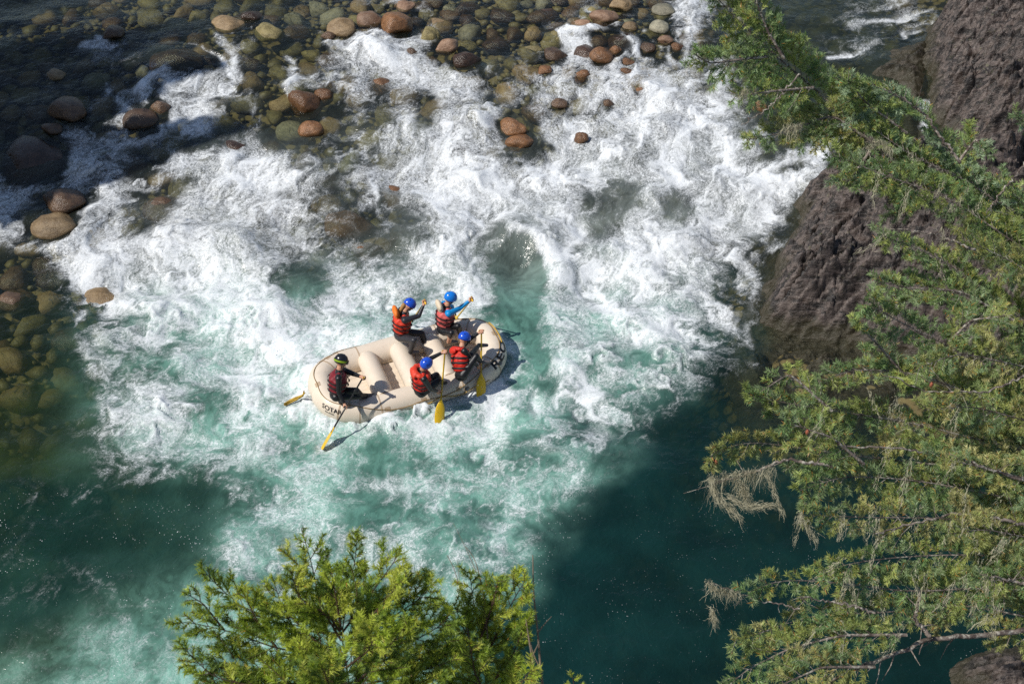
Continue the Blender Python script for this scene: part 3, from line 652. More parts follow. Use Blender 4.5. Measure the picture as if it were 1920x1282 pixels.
# resample evenly by arc length, starting at the middle of the near side (y<0), going to the bow, the far side, the stern
lc = np.concatenate([loop, loop[:1]]); sl = np.concatenate([[0], np.cumsum(np.hypot(*np.diff(lc, axis=0).T))]); LT = sl[-1]
k0 = np.argmin(np.abs(loop[:, 0]) + (loop[:, 1] > 0) * 9); S0 = sl[k0]
def centre(s):
    s = (np.asarray(s, float) + S0) % LT
    x = np.interp(s, sl, lc[:, 0]); y = np.interp(s, sl, lc[:, 1])
    e = np.clip((np.abs(x) - .75) / 1.05, 0, 2); z = .205 + (.13 + .04 * (x > 0)) * e ** 1.8
    return np.stack([x, y, z], -1)
def tube_pt(s, phi, off=0.0):
    c = centre(s); d = centre(np.asarray(s) + .06) - centre(np.asarray(s) - .06); d /= np.linalg.norm(d, axis=-1, keepdims=True)
    outw = np.stack([d[..., 1], -d[..., 0], 0 * d[..., 0]], -1); outw /= np.linalg.norm(outw, axis=-1, keepdims=True)
    upw = np.cross(outw, d)
    upw = np.where(upw[..., 2:3] < 0, -upw, upw)
    r = TR + (off[..., None] if isinstance(off, np.ndarray) else off); phi = np.asarray(phi)[..., None]
    return c + r * (np.cos(phi) * outw + np.sin(phi) * upw)
def grid_mesh(name, P, wrap_u=False, wrap_v=False, smooth=True):
    nu, nv = P.shape[:2]; ii = np.arange(nu * nv).reshape(nu, nv)
    if wrap_u: ii = np.concatenate([ii, ii[:1]], 0)
    if wrap_v: ii = np.concatenate([ii, ii[:, :1]], 1)
    return mesh_from(name, P.reshape(-1, 3), np.stack([ii[:-1, :-1], ii[1:, :-1], ii[1:, 1:], ii[:-1, 1:]], -1).reshape(-1, 4), smooth)
def sweep(name, pts, r, nseg=8, cap=True, closed=False):
    """tube along points; r scalar or list"""
    pts = np.asarray(pts, float); n = len(pts); r = np.broadcast_to(np.asarray(r, float), (n,))
    d = np.gradient(pts, axis=0); d /= np.linalg.norm(d, axis=1, keepdims=True) + 1e-9
    ref = np.array([0, 0, 1.0]) if abs(d[0][2]) < .9 else np.array([1.0, 0, 0]); P = np.zeros((n, nseg, 3))
    nrm = np.cross(d[0], ref); nrm /= np.linalg.norm(nrm)
    for i in range(n):
        nrm = nrm - d[i] * (nrm @ d[i]); nrm /= np.linalg.norm(nrm) + 1e-9; b = np.cross(d[i], nrm)
        a = np.arange(nseg) * 2 * math.pi / nseg; P[i] = pts[i] + r[i] * (np.cos(a)[:, None] * nrm + np.sin(a)[:, None] * b)
    V = P.reshape(-1, 3); ii = np.arange(n * nseg).reshape(n, nseg); ii = np.concatenate([ii, ii[:, :1]], 1)
    F = np.stack([ii[:-1, :-1], ii[1:, :-1], ii[1:, 1:], ii[:-1, 1:]], -1).reshape(-1, 4)
    if cap:
        V = np.concatenate([V, pts[:1], pts[-1:]]); a0, a1 = len(V) - 2, len(V) - 1
        c0 = [[ii[0, k + 1], ii[0, k], a0, a0] for k in range(nseg)]; c1 = [[ii[-1, k], ii[-1, k + 1], a1, a1] for k in range(nseg)]
        me = bpy.data.meshes.new(name); me.from_pydata(V.tolist(), [], F.tolist() + [c[:3] for c in c0] + [c[:3] for c in c1])
        me.polygons.foreach_set('use_smooth', np.ones(len(me.polygons), bool)); return me
    return mesh_from(name, V, F)

t = NT('beige raft fabric'); p = t.obj(); a = t.noise(p, 3.0, 4, .6); b = t.noise(p, 60, 3)
sc_ = t.noise(p, 9.0, 5, .7)
c = t.mix(a, rgb(208, 193, 173), rgb(225, 212, 194)); c = t.mix(t.math('MULTIPLY', t.ramp(sc_, .55, .75), .35), c, rgb(172, 150, 124))
bs = t.n('BsdfPrincipled', Base_Color=c, Roughness=.42, Normal=t.bump(t.math('ADD', t.math('MULTIPLY', b, .15), a), .25, .03)); bs.inputs['Specular IOR Level'].default_value = .45
M_RAFT = t.done(bs.outputs[0])
M_SEAM = plain('raft seam tape', rgb(182, 160, 134), .5, .1)
M_BLACK = plain('black print', (.008, .008, .010), .5, .1); M_ROPE = plain('yellow rope', rgb(196, 160, 62), .7, .25, 90)
M_BROWNROPE = plain('tan rope', rgb(150, 122, 74), .7, .2, 90); M_VALVE = plain('grey valve', rgb(60, 66, 72), .4, .1); M_BLUEP = plain('blue patch', rgb(70, 104, 150), .5, .1)
ss = np.linspace(0, LT, 180, endpoint=False); ph = np.linspace(0, 2 * np.pi, 28, endpoint=False)
SS, PH = np.meshgrid(ss, ph, indexing='ij')
wr = .004 * np.sin(SS * 23) * (np.abs(centre(SS)[..., 0]) > 1.0)
tube = link('tube', grid_mesh('tube', tube_pt(SS, PH, wr), True, True), M_RAFT, RAFT)
for sx_ in (.80, 1.18, 1.50, LT / 2 - 1.50, LT / 2 - 1.18, LT / 2 - .80):
    for s_ in (sx_, sx_ + LT / 2):
        q = tube_pt(np.full((2, 28), s_) + np.array([[-.014], [.014]]), np.tile(ph, (2, 1)), .003); link('seam', grid_mesh('seam', q, False, True), M_SEAM, tube)
# floor of lengthwise air chambers
fx = np.linspace(-1.6, 1.6, 40); fy = np.linspace(-.65, .65, 64); FXg, FYg = np.meshgrid(fx, fy, indexing='ij')
lim = np.interp(np.abs(FXg), [0, .95, 1.3, 1.6], [.66, .66, .55, .28]); fyy = FYg / .65 * lim
link('floor', grid_mesh('floor', np.stack([FXg, fyy, .075 + .05 * np.abs(np.cos(FYg * math.pi / .2)) ** .6 + .14 * np.clip(np.abs(FXg) - .9, 0, 1) ** 1.8], -1)), M_RAFT, RAFT)
for sx_ in (-.66, -.02, .62):
    yy = np.linspace(-.58, .58, 25); rr_ = .195 * (1 - .5 * np.clip((np.abs(yy) - .44) / .14, 0, 1) ** 2 * .6)
    pts = np.stack([np.full(25, sx_), yy, np.full(25, .325)], -1)
    th_ = link('thwart', sweep('thwart', pts, rr_, 24), M_RAFT, RAFT)
    tt_ = np.linspace(-.55, .55, 20); link('seam', sweep('seam', np.stack([np.full(20, sx_ + .19), tt_, np.full(20, .29)], -1), .008, 6), M_SEAM, th_)
    link('valve', sweep('valve', [(sx_ + .185, .1, .33), (sx_ + .205, .1, .335)], .022, 10), M_VALVE, th_)
rope_phi = lambda s_: .42 + .80 * np.clip((np.abs(centre(s_)[..., 0]) - .65) / .55, 0, 1)
# grab line round the outside, sagging between its rings
ns = 260; sg = np.linspace(0, LT, ns); sag = .26 * np.abs(np.sin(sg / LT * 12 * math.pi)) ** 1.2
link('grab_line', sweep('grab_line', tube_pt(sg, rope_phi(sg) - sag * .45, .009), .0075, 6, False), M_BROWNROPE, RAFT)
for k in range(12):
    s_ = LT * k / 12; q = tube_pt(np.array([s_]), rope_phi(np.array([s_])))[0]
    pa = tube_pt(np.full((7, 7), s_) + np.linspace(-.05, .05, 7)[:, None], np.full((7, 7), float(rope_phi(s_))) + np.linspace(-.2, .2, 7)[None], .004); link('ring_patch', grid_mesh('ring_patch', pa), M_SEAM, tube)
sy = np.linspace(-.25, 1.25, 60); link('grab_line', sweep('grab_line', tube_pt(sy, -.05 + .30 * np.cos(sy * 4.2 - 1.4) ** 2, .010), .007, 6, False), M_ROPE, RAFT)
sb = np.linspace(LT * .225, LT * .285, 16); link('bow_line', sweep('bow_line', tube_pt(sb, .9 + 0 * sb, .014), .013, 6, False), M_ROPE, RAFT)
for s_, phv, m in ((.85, .30, M_VALVE), (1.55, .55, M_VALVE)):
    c0 = tube_pt(np.array([s_]), np.array([phv]), -.01)[0]; c1 = tube_pt(np.array([s_]), np.array([phv]), .012)[0]; link('valve', sweep('valve', [c0, c1], .045, 14), m, tube)
pa = tube_pt(np.full((6, 8), LT / 2 - .45) + np.linspace(-.035, .035, 6)[:, None], np.full((6, 8), 1.55) + np.linspace(-.3, .3, 8)[None], .004); link('patch', grid_mesh('patch', pa), M_BLUEP, tube)
def lettering(name, word, s_mid, phi_mid, length, height, shear=0.0, mat=M_BLACK, flip_last=False):
    cu = bpy.data.curves.new(name, 'FONT'); cu.body = word; cu.resolution_u = 3; cu.offset = .022; ob = bpy.data.objects.new(name, cu); COL.objects.link(ob)
    bpy.context.view_layer.update(); me = bpy.data.meshes.new_from_object(ob.evaluated_get(bpy.context.evaluated_depsgraph_get())); bpy.data.objects.remove(ob)
    bm = bmesh.new(); bm.from_mesh(me); bmesh.ops.triangulate(bm, faces=bm.faces[:])
    for _ in range(3):
        bmesh.ops.subdivide_edges(bm, edges=[e for e in bm.edges if e.calc_length() > .09], cuts=1); bmesh.ops.triangulate(bm, faces=bm.faces[:])
    co = np.array([v.co[:] for v in bm.verts]); x0, x1 = co[:, 0].min(), co[:, 0].max(); y0, y1 = co[:, 1].min(), co[:, 1].max()
    tx = (co[:, 0] - (x0 + x1) / 2) / (x1 - x0) * length; ty = (co[:, 1] - (y0 + y1) / 2) / (y1 - y0) * height
    P = tube_pt(s_mid + tx + shear * ty, phi_mid + ty / TR, .005)
    for v, q in zip(bm.verts, P): v.co = q.tolist()
    m2 = bpy.data.meshes.new(name); bm.to_mesh(m2); bm.free()
    return link(name, m2, mat, RAFT)
lettering('lettering', 'REO', LT * .200, .80, .50, .17)
lettering('lettering', 'SOTAR', -1.60, .56, .30, .085, -.2); lettering('lettering', 'ELITE', -1.62, .24, .13, .028, -.2)
# loose tail of yellow rope at the stern
tl = [at_z(571, 738, .30), at_z(567, 744, .22), at_z(556, 750, .10), at_z(545, 755, .05), at_z(533, 760, .03)]
for k in range(5):
    pts = [q + np.array([random.uniform(-.02, .02), random.uniform(-.03, .03), .015 * k]) for q in tl]
    link('rope_tail', sweep('rope_tail', [RM.inverted() @ Vector(q.tolist()) for q in pts], .013, 6), M_ROPE, RAFT)
# ------------------------------------------------------------------ paddlers
Z1 = lambda zx, zy: (520 + zx / 3.7708, 520 + zy / 3.7708)         # reading scale of the enlarged raft
def reach(parent, zx, zy, L, zhint):
    """point seen at (zx, zy), a bone length L away from its parent joint; of the two, the one nearest the height zhint"""
    px, py = Z1(zx, zy); r = ray(px, py); r = r / np.linalg.norm(r); oc = CAM - parent
    b = oc @ r; c = oc @ oc - L * L; disc = b * b - c
    if disc <= 0:
        q = CAM - r * b; d = q - parent; return parent + d / np.linalg.norm(d) * L
    ts = [-b - math.sqrt(disc), -b + math.sqrt(disc)]; c2 = [CAM + r * t_ for t_ in ts]
    return min(c2, key=lambda q: abs(q[2] - zhint))
def zpt(zx, zy, z): return at_z(*Z1(zx, zy), z)
def unit(v): v = np.asarray(v, float); return v / (np.linalg.norm(v) + 1e-9)
class Blob:
    """closed overlapping solids, later fused into one skin by a voxel remesh"""
    def __init__(s): s.bm = bmesh.new()
    def ball(s, c, r, M=None, sub=2):
        sc = Matrix.Diagonal((*(r if hasattr(r, '__len__') else (r, r, r)), 1)); R = Matrix.Identity(4)
        if M is not None:
            for i in range(3):
                for j in range(3): R[i][j] = M[j][i]
        bmesh.ops.create_icosphere(s.bm, subdivisions=sub, radius=1, matrix=Matrix.Translation(Vector(np.asarray(c).tolist())) @ R @ sc)
    def bone(s, a, b, ra, rb):
        a = np.asarray(a, float); b = np.asarray(b, float); L = np.linalg.norm(b - a); s.ball(a, ra); s.ball(b, rb)
        q = Vector((b - a).tolist()).to_track_quat('Z', 'Y').to_matrix().to_4x4()
        bmesh.ops.create_cone(s.bm, cap_ends=True, segments=12, radius1=ra, radius2=rb, depth=L, matrix=Matrix.Translation(Vector(((a + b) / 2).tolist())) @ q)
    def fuse(s, name, voxel, it=4):
        me = bpy.data.meshes.new(name); s.bm.to_mesh(me); s.bm.free(); o = bpy.data.objects.new(name, me); COL.objects.link(o)
        m = o.modifiers.new('r', 'REMESH'); m.mode = 'VOXEL'; m.voxel_size = voxel; m.use_smooth_shade = True
        m = o.modifiers.new('s', 'SMOOTH'); m.factor = .5; m.iterations = it
        bpy.context.view_layer.update(); ev = o.evaluated_get(bpy.context.evaluated_depsgraph_get()); out = bpy.data.meshes.new_from_object(ev); out.name = name
        bpy.data.objects.remove(o); return out
M_SKIN = plain('skin', rgb(196, 146, 118), .5, .08); M_SUIT = plain('black neoprene', (.012, .012, .014), .42, .3, 14, .25); M_SUIT2 = plain('grey neoprene', (.030, .030, .036), .45, .25, 14, .25)
M_RED = plain('red nylon vest', rgb(206, 44, 30), .55, .16, 16, .3); M_ORED = plain('orange red nylon vest', rgb(214, 62, 38), .55, .16, 16, .3); M_PINK = plain('faded pink vest', rgb(206, 96, 92), .55, .14, 16, .3)
M_MAROON = plain('maroon vest', rgb(128, 30, 40), .55, .3, 16, .3); M_ORANGE = plain('orange collar', rgb(232, 120, 34), .55, .12, 16, .3); M_CREAM = plain('cream collar', rgb(214, 198, 172), .55, .1, 16, .3)
M_STRAP = plain('black webbing', (.010, .010, .012), .6, .1); M_HBLUE = plain('blue helmet shell', rgb(34, 82, 196), .22, .05, 10, 0, .5); M_HBLUE2 = plain('sky blue helmet shell', rgb(24, 120, 214), .22, .05, 10, 0, .5)
M_HBLACK = plain('black helmet shell', (.012, .013, .016), .2, .05, 10, 0, .5); M_GOGG = plain('green goggle band', rgb(132, 158, 40), .4, .1); M_LENS = plain('goggle lens', (.02, .016, .012), .08, .05)
M_JACKET = plain('cyan paddling jacket', rgb(14, 138, 204), .45, .14, 10, .4); M_HAIR = plain('fair hair', rgb(172, 128, 74), .6, .3, 60); M_SHOE = plain('grey shoe', rgb(110, 104, 104), .6, .2)
M_YEL = plain('yellow paddle', rgb(226, 184, 40), .35, .08, 12); M_SHAFT = plain('black carbon shaft', (.02, .02, .022), .3, .1); M_YSH = plain('yellow shaft', rgb(212, 176, 48), .35, .1)
def hand(B, H, axis, fdir, segs):
    a = unit(axis); n = unit(-np.asarray(fdir) + a * (np.asarray(fdir) @ a)); b = np.cross(a, n)     # n: from shaft to wrist
    palm = H + n * .040; B.ball(palm, (.045, .016, .040), (a, n, b)); segs.append((palm - a * .03, palm + a * .03, 1))
    for k in range(4):
        o = H + a * (k - 1.5) * .0225; rad = .030 - .002 * abs(k - 1.2); pts = [o + rad * (math.cos(th) * n + math.sin(th) * b) * (1.35 if j == 0 else 1) for j, th in enumerate((.7, 1.7, 2.8, 3.9)[:4 if k < 3 else 4])]
        for j in range(3): B.bone(pts[j], pts[j + 1], .0105 - .0008 * j, .0100 - .0008 * j)
        segs.append((pts[0], pts[2], 1)); segs.append((pts[2], pts[3], 1))
    tp = [palm - a * .035 - b * .012, H - a * .030 - b * .036 + n * .012, H - a * .012 - b * .040 - n * .012]
    B.bone(tp[0], tp[1], .0135, .0115); B.bone(tp[1], tp[2], .0115, .0095); segs.append((tp[0], tp[2], 1))
def foot(B, ank, d, segs):
    d = unit(d); B.bone(ank, ank + d * .16 - np.array([0, 0, .05]), .045, .034); segs.append((ank, ank + d * .17 - np.array([0, 0, .05]), 3))
def person(label, J, face, helmet, vest, suit, collar=None, sleeves=None, hair=False, goggles=False, bare_shin=False, pillow=False):
    root = empty('person', (J['hip'] - np.array([0, 0, .08])).tolist()); tag(root, label, 'person', 'people in the raft')
    bpy.context.view_layer.update(); inv = root.matrix_world.inverted()
    up = unit(J['neck'] - J['hip']); lat = unit(J['shL'] - J['shR']); fw = unit(np.cross(lat, up)); lat = np.cross(up, fw)
    B = Blob(); segs = []
    def bone(a, b, ra, rb, m): B.bone(a, b, ra, rb); segs.append((a, b, m))
    hip, neck, head = J['hip'], J['neck'], J['head']; chest = hip + (neck - hip) * .68; waist = hip + (neck - hip) * .3
    B.ball(hip, (.165, .125, .12), (lat, fw, up)); B.ball(waist, (.14, .11, .14), (lat, fw, up)); B.ball(chest, (.165, .12, .16), (lat, fw, up)); segs.append((hip, neck - up * .06, 0))
    bone(neck - up * .05, neck + unit(head - neck) * .07, .062, .056, 1)
    fc = unit(face); hu = unit(head - neck); hl = unit(np.cross(hu, fc)); fc = np.cross(hl, hu)
    B.ball(head, (.078, .096, .105), (hl, fc, hu)); B.ball(head - hu * .055 + fc * .045, (.050, .048, .055), (hl, fc, hu)); segs.append((head - hu * .06, head + hu * .06, 1))
    B.ball(head + fc * .102 - hu * .022, (.014, .022, .024), (hl, fc, hu))                        # nose
    B.ball(head + fc * .088 - hu * .062, (.024, .012, .010), (hl, fc, hu))                        # lips
    for s_ in (-1, 1):
        B.ball(head + hl * s_ * .080 - hu * .012, (.010, .022, .030), (hl, fc, hu))               # ears
    for s_ in 'LR':
        sh, el, ha = J['sh' + s_], J['el' + s_], J['ha' + s_]
        B.bone(chest + up * .10, sh, .07, .066); bone(sh, el, .062, .047, 2); wr_ = ha - unit(ha - el) * .075; bone(el, wr_, .046, .031, 2); bone(wr_, ha - unit(ha - el) * .045, .030, .028, 1)
        hand(B, ha, J['ax' + s_], ha - el, segs)
        hp = hip + lat * (.095 if s_ == 'L' else -.095); kn, an = J['kn' + s_], J['an' + s_]
        bone(hp, kn, .092, .063, 0); mid = kn + (an - kn) * .35; bone(kn, mid, .060, .056, 0); bone(mid, an, .056, .040, 1 if bare_shin and s_ == bare_shin else 0); foot(B, an, J.get('ft' + s_, fw), segs)
    me = B.fuse('body', .0095, 3); me.transform(inv); body = link('body', me, None, root)
    for m in (suit, M_SKIN, sleeves or suit, M_SHOE): me.materials.append(m)
    me.update(); pc = np.zeros(len(me.polygons) * 3); me.polygons.foreach_get('center', pc); pc = pc.reshape(-1, 3) + np.array(root.matrix_world.translation[:])
    best = np.full(len(pc), 9.0); mi = np.zeros(len(pc), np.int32)
    for a, b, m in segs:
        a = np.asarray(a); b = np.asarray(b); e = b - a; tt = np.clip(((pc - a) @ e) / (e @ e + 1e-9), 0, 1); d = np.linalg.norm(pc - a - tt[:, None] * e, axis=1) - (.05 if m == 0 and abs(e @ up) > .3 else 0)
        w = d < best; best[w] = d[w]; mi[w] = m
    me.polygons.foreach_set('material_index', mi)
    if not goggles:
        for s_ in (-1, 1):
            e = Blob(); e.ball(head + fc * .089 + hl * s_ * .030 + hu * .008, .010, None, 1); m = bpy.data.meshes.new('eye'); e.bm.to_mesh(m); e.bm.free(); m.transform(inv); link('eye', m, M_LENS, root)
    # helmet shell: a dome cut above the brow, deeper at the nape
    th = np.linspace(0, 1, 14); az = np.linspace(0, 2 * np.pi, 32, endpoint=False); TH, AZ = np.meshgrid(th, az, indexing='ij')
    lowest = 1.62 + .38 * (1 - np.cos(AZ)) * .5 + .16 * np.abs(np.sin(AZ)) ** 2; T_ = TH * lowest
    loc = np.stack([.108 * np.sin(T_) * np.sin(AZ), .128 * np.sin(T_) * np.cos(AZ), .122 * np.cos(T_)], -1)
    inner = loc[::-1] * .93; P = np.concatenate([loc, inner], 0); Wp = head + hu * .022 + P[..., 0:1] * hl + P[..., 1:2] * fc + P[..., 2:3] * hu
    hm = grid_mesh('helmet', Wp, False, True); hm.transform(inv); ho = link('helmet', hm, helmet, root)
    for av, tv in ((0, .35), (1.1, .75), (-1.1, .75), (.45, .95), (-.45, .95), (math.pi, .6), (2.4, 1.0), (-2.4, 1.0)):
        q = np.array([.1085 * math.sin(tv) * math.sin(av), .1285 * math.sin(tv) * math.cos(av), .1225 * math.cos(tv)]); n_ = unit(q); w0 = head + hu * .022 + q[0] * hl + q[1] * fc + q[2] * hu; wn_ = n_[0] * hl + n_[1] * fc + n_[2] * hu
        m = sweep('vent', [w0 - wn_ * .004, w0 + wn_ * .0025], .011, 8); m.transform(inv); link('vent', m, M_STRAP, ho)
    cs = np.array([head + hl * (.083 * math.cos(q)) - hu * (.02 + .105 * math.sin(q)) + fc * .03 for q in np.linspace(0, math.pi, 14)]); m = sweep('chin_strap', cs, .007, 6); m.transform(inv); link('chin_strap', m, M_STRAP, ho)
    if goggles:
        az2 = np.linspace(-math.pi, math.pi, 40, endpoint=False); hb = np.linspace(-.018, .018, 4); HB, A2 = np.meshgrid(hb, az2, indexing='ij')
        bp = head + hu * (.020 + HB[..., None]) + .116 * np.sin(A2)[..., None] * hl + .136 * np.cos(A2)[..., None] * fc; m = grid_mesh('goggle_band', bp, False, True); m.transform(inv); g = link('goggle_band', m, M_GOGG, ho)
        az3 = np.linspace(-.75, .75, 16); hb = np.linspace(-.034, .028, 6); HB, A3 = np.meshgrid(hb, az3, indexing='ij'); bp = head + hu * (.004 + HB[..., None]) + .112 * np.sin(A3)[..., None] * hl + (.146 * np.cos(A3)[..., None] - 3 * HB[..., None] ** 2) * fc
        m = grid_mesh('goggle_lens', bp); m.transform(inv); link('goggle_lens', m, M_LENS, ho)
    if hair:
        e = Blob(); e.bone(head - fc * .09 - hu * .06, neck - fc * .09 - up * .03, .045, .03); e.bone(neck - fc * .09 - up * .03, neck - fc * .12 - up * .14, .03, .016); m = e.fuse('hair', .012, 2); m.transform(inv); link('hair', m, M_HAIR, root)
    # life vest: padded shell round the torso with shoulder straps
    v = Blob(); H_ = np.linalg.norm(neck - hip)
    for f_, rx, ry in ((.22, .196, .160), (.38, .208, .172), (.54, .218, .180), (.68, .216, .175), (.80, .182, .150)): v.ball(hip + (neck - hip) * f_, (rx, ry, .075), (lat, fw, up))
    for s_ in (-1, 1):
        for f_ in (-1, 1): v.bone(neck + lat * s_ * .105 - up * .02, chest + lat * s_ * .10 + fw * f_ * .11, .045, .055)
        v.ball(chest + lat * s_ * .08 + fw * .12 - up * .07, (.075, .05, .11), (lat, fw, up))
        v.ball(chest + lat * s_ * .08 - fw * .12 - up * .07, (.08, .045, .13), (lat, fw, up))
    vm = v.fuse('life_vest', .014, 3); vm.transform(inv); vo = link('life_vest', vm, vest, root)
    for f_ in (.26, .46, .64):
        az2 = np.linspace(0, 2 * np.pi, 36, endpoint=False); hb = np.array([-.016, .016]); HB, A2 = np.meshgrid(hb, az2, indexing='ij'); rx, ry = (.226, .189) if f_ > .3 else (.210, .174)
        if f_ > .6: rx, ry = .230, .197
        bp = hip + (neck - hip) * f_ + HB[..., None] * up + rx * np.sin(A2)[..., None] * lat + ry * np.cos(A2)[..., None] * fw; m = grid_mesh('strap', bp, False, True); m.transform(inv); link('strap', m, M_STRAP, vo)
        bk = hip + (neck - hip) * f_ + fw * (ry + .006); m = sweep('buckle', [bk - lat * .03, bk + lat * .03], .016, 8); m.transform(inv); link('buckle', m, M_STRAP, vo)
    if collar is not None:
        c_ = Blob()
        if pillow:
            cp = neck - fw * .155 + up * .035; c_.ball(cp, (.175, .062, .095), (lat, unit(fw + .3 * up), unit(up - .3 * fw))); c_.ball(cp - up * .08 + fw * .04, (.12, .06, .07), (lat, fw, up))
        else:
            for q in np.linspace(-2.0, 2.0, 9): c_.ball(neck - up * .005 - fw * (.135 * math.cos(q)) + lat * (.150 * math.sin(q)) - up * .012 * q * q, (.062, .062, .046), (lat, fw, up))
            c_.ball(neck - fw * .165 - up * .05, (.15, .05, .075), (lat, fw, up))
        m = c_.fuse('collar', .014, 3); m.transform(inv); link('collar', m, collar, vo)
    return root
def paddle(label, grip, tip, blade_n, shaft_m, blade_m=None):
    """tip: end of the blade; blade_n: rough normal of the blade face"""
    d = unit(tip - grip); L = np.linalg.norm(tip - grip); root = empty('paddle', grip.tolist()); tag(root, label, 'paddle', 'paddles'); bpy.context.view_layer.update(); inv = root.matrix_world.inverted()
    n = unit(blade_n - d * (np.asarray(blade_n) @ d)); w = np.cross(d, n); bl = .47
    m = sweep('shaft', [grip, grip + d * (L - bl * .75)], .0155, 10); m.transform(inv); link('shaft', m, shaft_m, root)
    m = sweep('grip', [grip - w * .055 - d * .012, grip - w * .03, grip + w * .03, grip + w * .055 - d * .012], [.014, .017, .017, .014], 8); m.transform(inv); link('grip', m, blade_m or M_YEL, root)
    rows = []; prof = [(0, .017, .016), (.10, .03, .014), (.22, .065, .010), (.38, .092, .007), (.60, .102, .005), (.85, .100, .004), (.96, .085, .004), (1.0, .05, .003)]
    for f_, hw, tk in prof:
        c = tip - d * bl * (1 - f_); a = np.linspace(0, 2 * np.pi, 16, endpoint=False); cx = np.sign(np.cos(a)) * np.abs(np.cos(a)) ** .8
        rows.append(c + cx[:, None] * hw * w + (np.sin(a)[:, None] * tk + (.02 * f_ - .02 * cx[:, None] ** 2 * f_)) * n)
    m = grid_mesh('blade', np.array(rows), False, True); m.transform(inv); link('blade', m, blade_m or M_YEL, root)
    return root
UP = np.array([0, 0, 1.0]); E3 = lambda v: np.array([*v], float)
def joints(hip, neck, head, arms, legs, hz=.57, lat=None):
    """arms: L/R -> (shoulder, elbow, hand) reading points with height hints; legs: (knee, ankle)"""
    J = {'hip': zpt(*hip, hz)}; J['neck'] = reach(J['hip'], *neck[:2], .50, neck[2]); J['head'] = reach(J['neck'], *head[:2], .185, head[2])
    up = unit(J['neck'] - J['hip'])
    l_ = unit(lat - up * (lat @ up))
    for s_ in 'LR':
        sg_ = 1 if s_ == 'L' else -1; el, ha = arms[s_]; J['sh' + s_] = J['neck'] - up * .055 + l_ * sg_ * .185
        J['el' + s_] = reach(J['sh' + s_], *el[:2], .29, el[2]); J['ha' + s_] = reach(J['el' + s_], *ha[:2], .29, ha[2])
        kn, an = legs[s_]; hp = J['hip'] + l_ * sg_ * .095; J['kn' + s_] = reach(hp, *kn[:2], .43, kn[2]); J['an' + s_] = reach(J['kn' + s_], *an[:2], .40, an[2])
    return J
def on_line(a, b, zy):
    ts = np.linspace(0, 1, 400); P = a + (b - a) * ts[:, None]; _, py, _ = project(P); return P[np.argmin(np.abs(py - Z1(0, zy)[1]))]
def bend(J, s_, hint):
    sh, ha = J['sh' + s_], J['ha' + s_]; e = ha - sh; d = np.linalg.norm(e)
    if d > .565: J['ha' + s_] = ha = sh + e / d * .565; e = ha - sh; d = .565
    m = sh + e / 2; r = math.sqrt(max(.29 ** 2 - d * d / 4, 1e-4)); hv = hint - m; hv = hv - unit(e) * (hv @ unit(e)); J['el' + s_] = m + unit(hv) * r
R3 = np.array([RX[0], RX[1], 0]); RL = np.array([RY[0], RY[1], 0])      # bow direction, far side
PEOPLE = {}
# guide at the stern: faces the bow, turned to the camera
J = joints((415, 825), (437, 660, 1.08), (450, 592, 1.27), {'L': ((560, 690, .9), (606, 706, .92)), 'R': ((412, 800, .82), (483, 915, .66))},
           {'L': ((560, 800, .55), (600, 835, .22)), 'R': ((575, 838, .48), (655, 835, .22))}, .58, unit(.75 * RL + .25 * R3 + 0))
tipG = zpt(312, 1215, -.03); J['haR'] = on_line(J['haL'], tipG, 915); bend(J, 'R', J['elR']); J['axL'] = np.cross(unit(tipG - J['haL']), UP); J['axR'] = tipG - J['haR']; J['ftL'] = J['ftR'] = R3
person('guide in a black helmet with green goggles and maroon vest at the stern', J, unit(R3 - .35 * RL), M_HBLACK, M_MAROON, M_SUIT, None, None, goggles=True)
paddle('black-shafted paddle with a yellow blade held by the stern guide', J['haL'], tipG, np.cross(unit(tipG - J['haL']), FWD) + .35 * FWD, M_SHAFT)
JG = J
# far side, rear: orange collar
J = joints((868, 405), (890, 250, 1.05), (932, 195, 1.25), {'R': ((1000, 272, 1.0), (1046, 168, 1.2)), 'L': ((990, 250, .9), (965, 318, .75))},
           {'R': ((965, 445, .6), (940, 530, .2)), 'L': ((1030, 395, .6), (1062, 520, .2))}, .60, unit(RL + .15 * R3))
tp = zpt(898, 380, -.30); J['haL'] = on_line(J['haR'], tp, 318); bend(J, 'L', J['haL'] + .2 * R3 - .1 * UP); J['axR'] = np.cross(unit(tp - J['haR']), R3); J['axL'] = tp - J['haR']; J['ftL'] = J['ftR'] = R3
person('paddler with an orange collar and blue helmet, on the far tube, arm raised', J, unit(R3 + .1 * RL), M_HBLUE, M_ORED, M_SUIT2, M_ORANGE, None, hair=True, pillow=True)
paddle('yellow paddle held by the paddler with the orange collar', J['haR'], tp, R3, M_YSH)
J1 = J
# far side, front: cyan jacket
J = joints((1172, 362), (1196, 205, 1.05), (1222, 148, 1.25), {'R': ((1290, 218, 1.02), (1394, 140, 1.15)), 'L': ((1270, 215, .9), (1296, 256, .8))},
           {'R': ((1232, 392, .62), (1212, 455, .24)), 'L': ((1278, 345, .6), (1300, 420, .25))}, .60, unit(RL + .1 * R3))
tp = zpt(1240, 320, -.30); J['haL'] = on_line(J['haR'], tp, 256); bend(J, 'L', J['haL'] + .2 * R3 - .1 * UP); J['axR'] = np.cross(unit(tp - J['haR']), R3); J['axL'] = tp - J['haR']; J['ftL'] = J['ftR'] = R3
person('paddler in a bright blue jacket and faded pink vest, far side near the bow', J, unit(R3 - .15 * RL), M_HBLUE2, M_PINK, M_SUIT, M_CREAM, M_JACKET, bare_shin='R', pillow=True)
paddle('yellow paddle held by the blue-jacketed paddler near the bow', J['haR'], tp, R3, M_YSH)
J2 = J
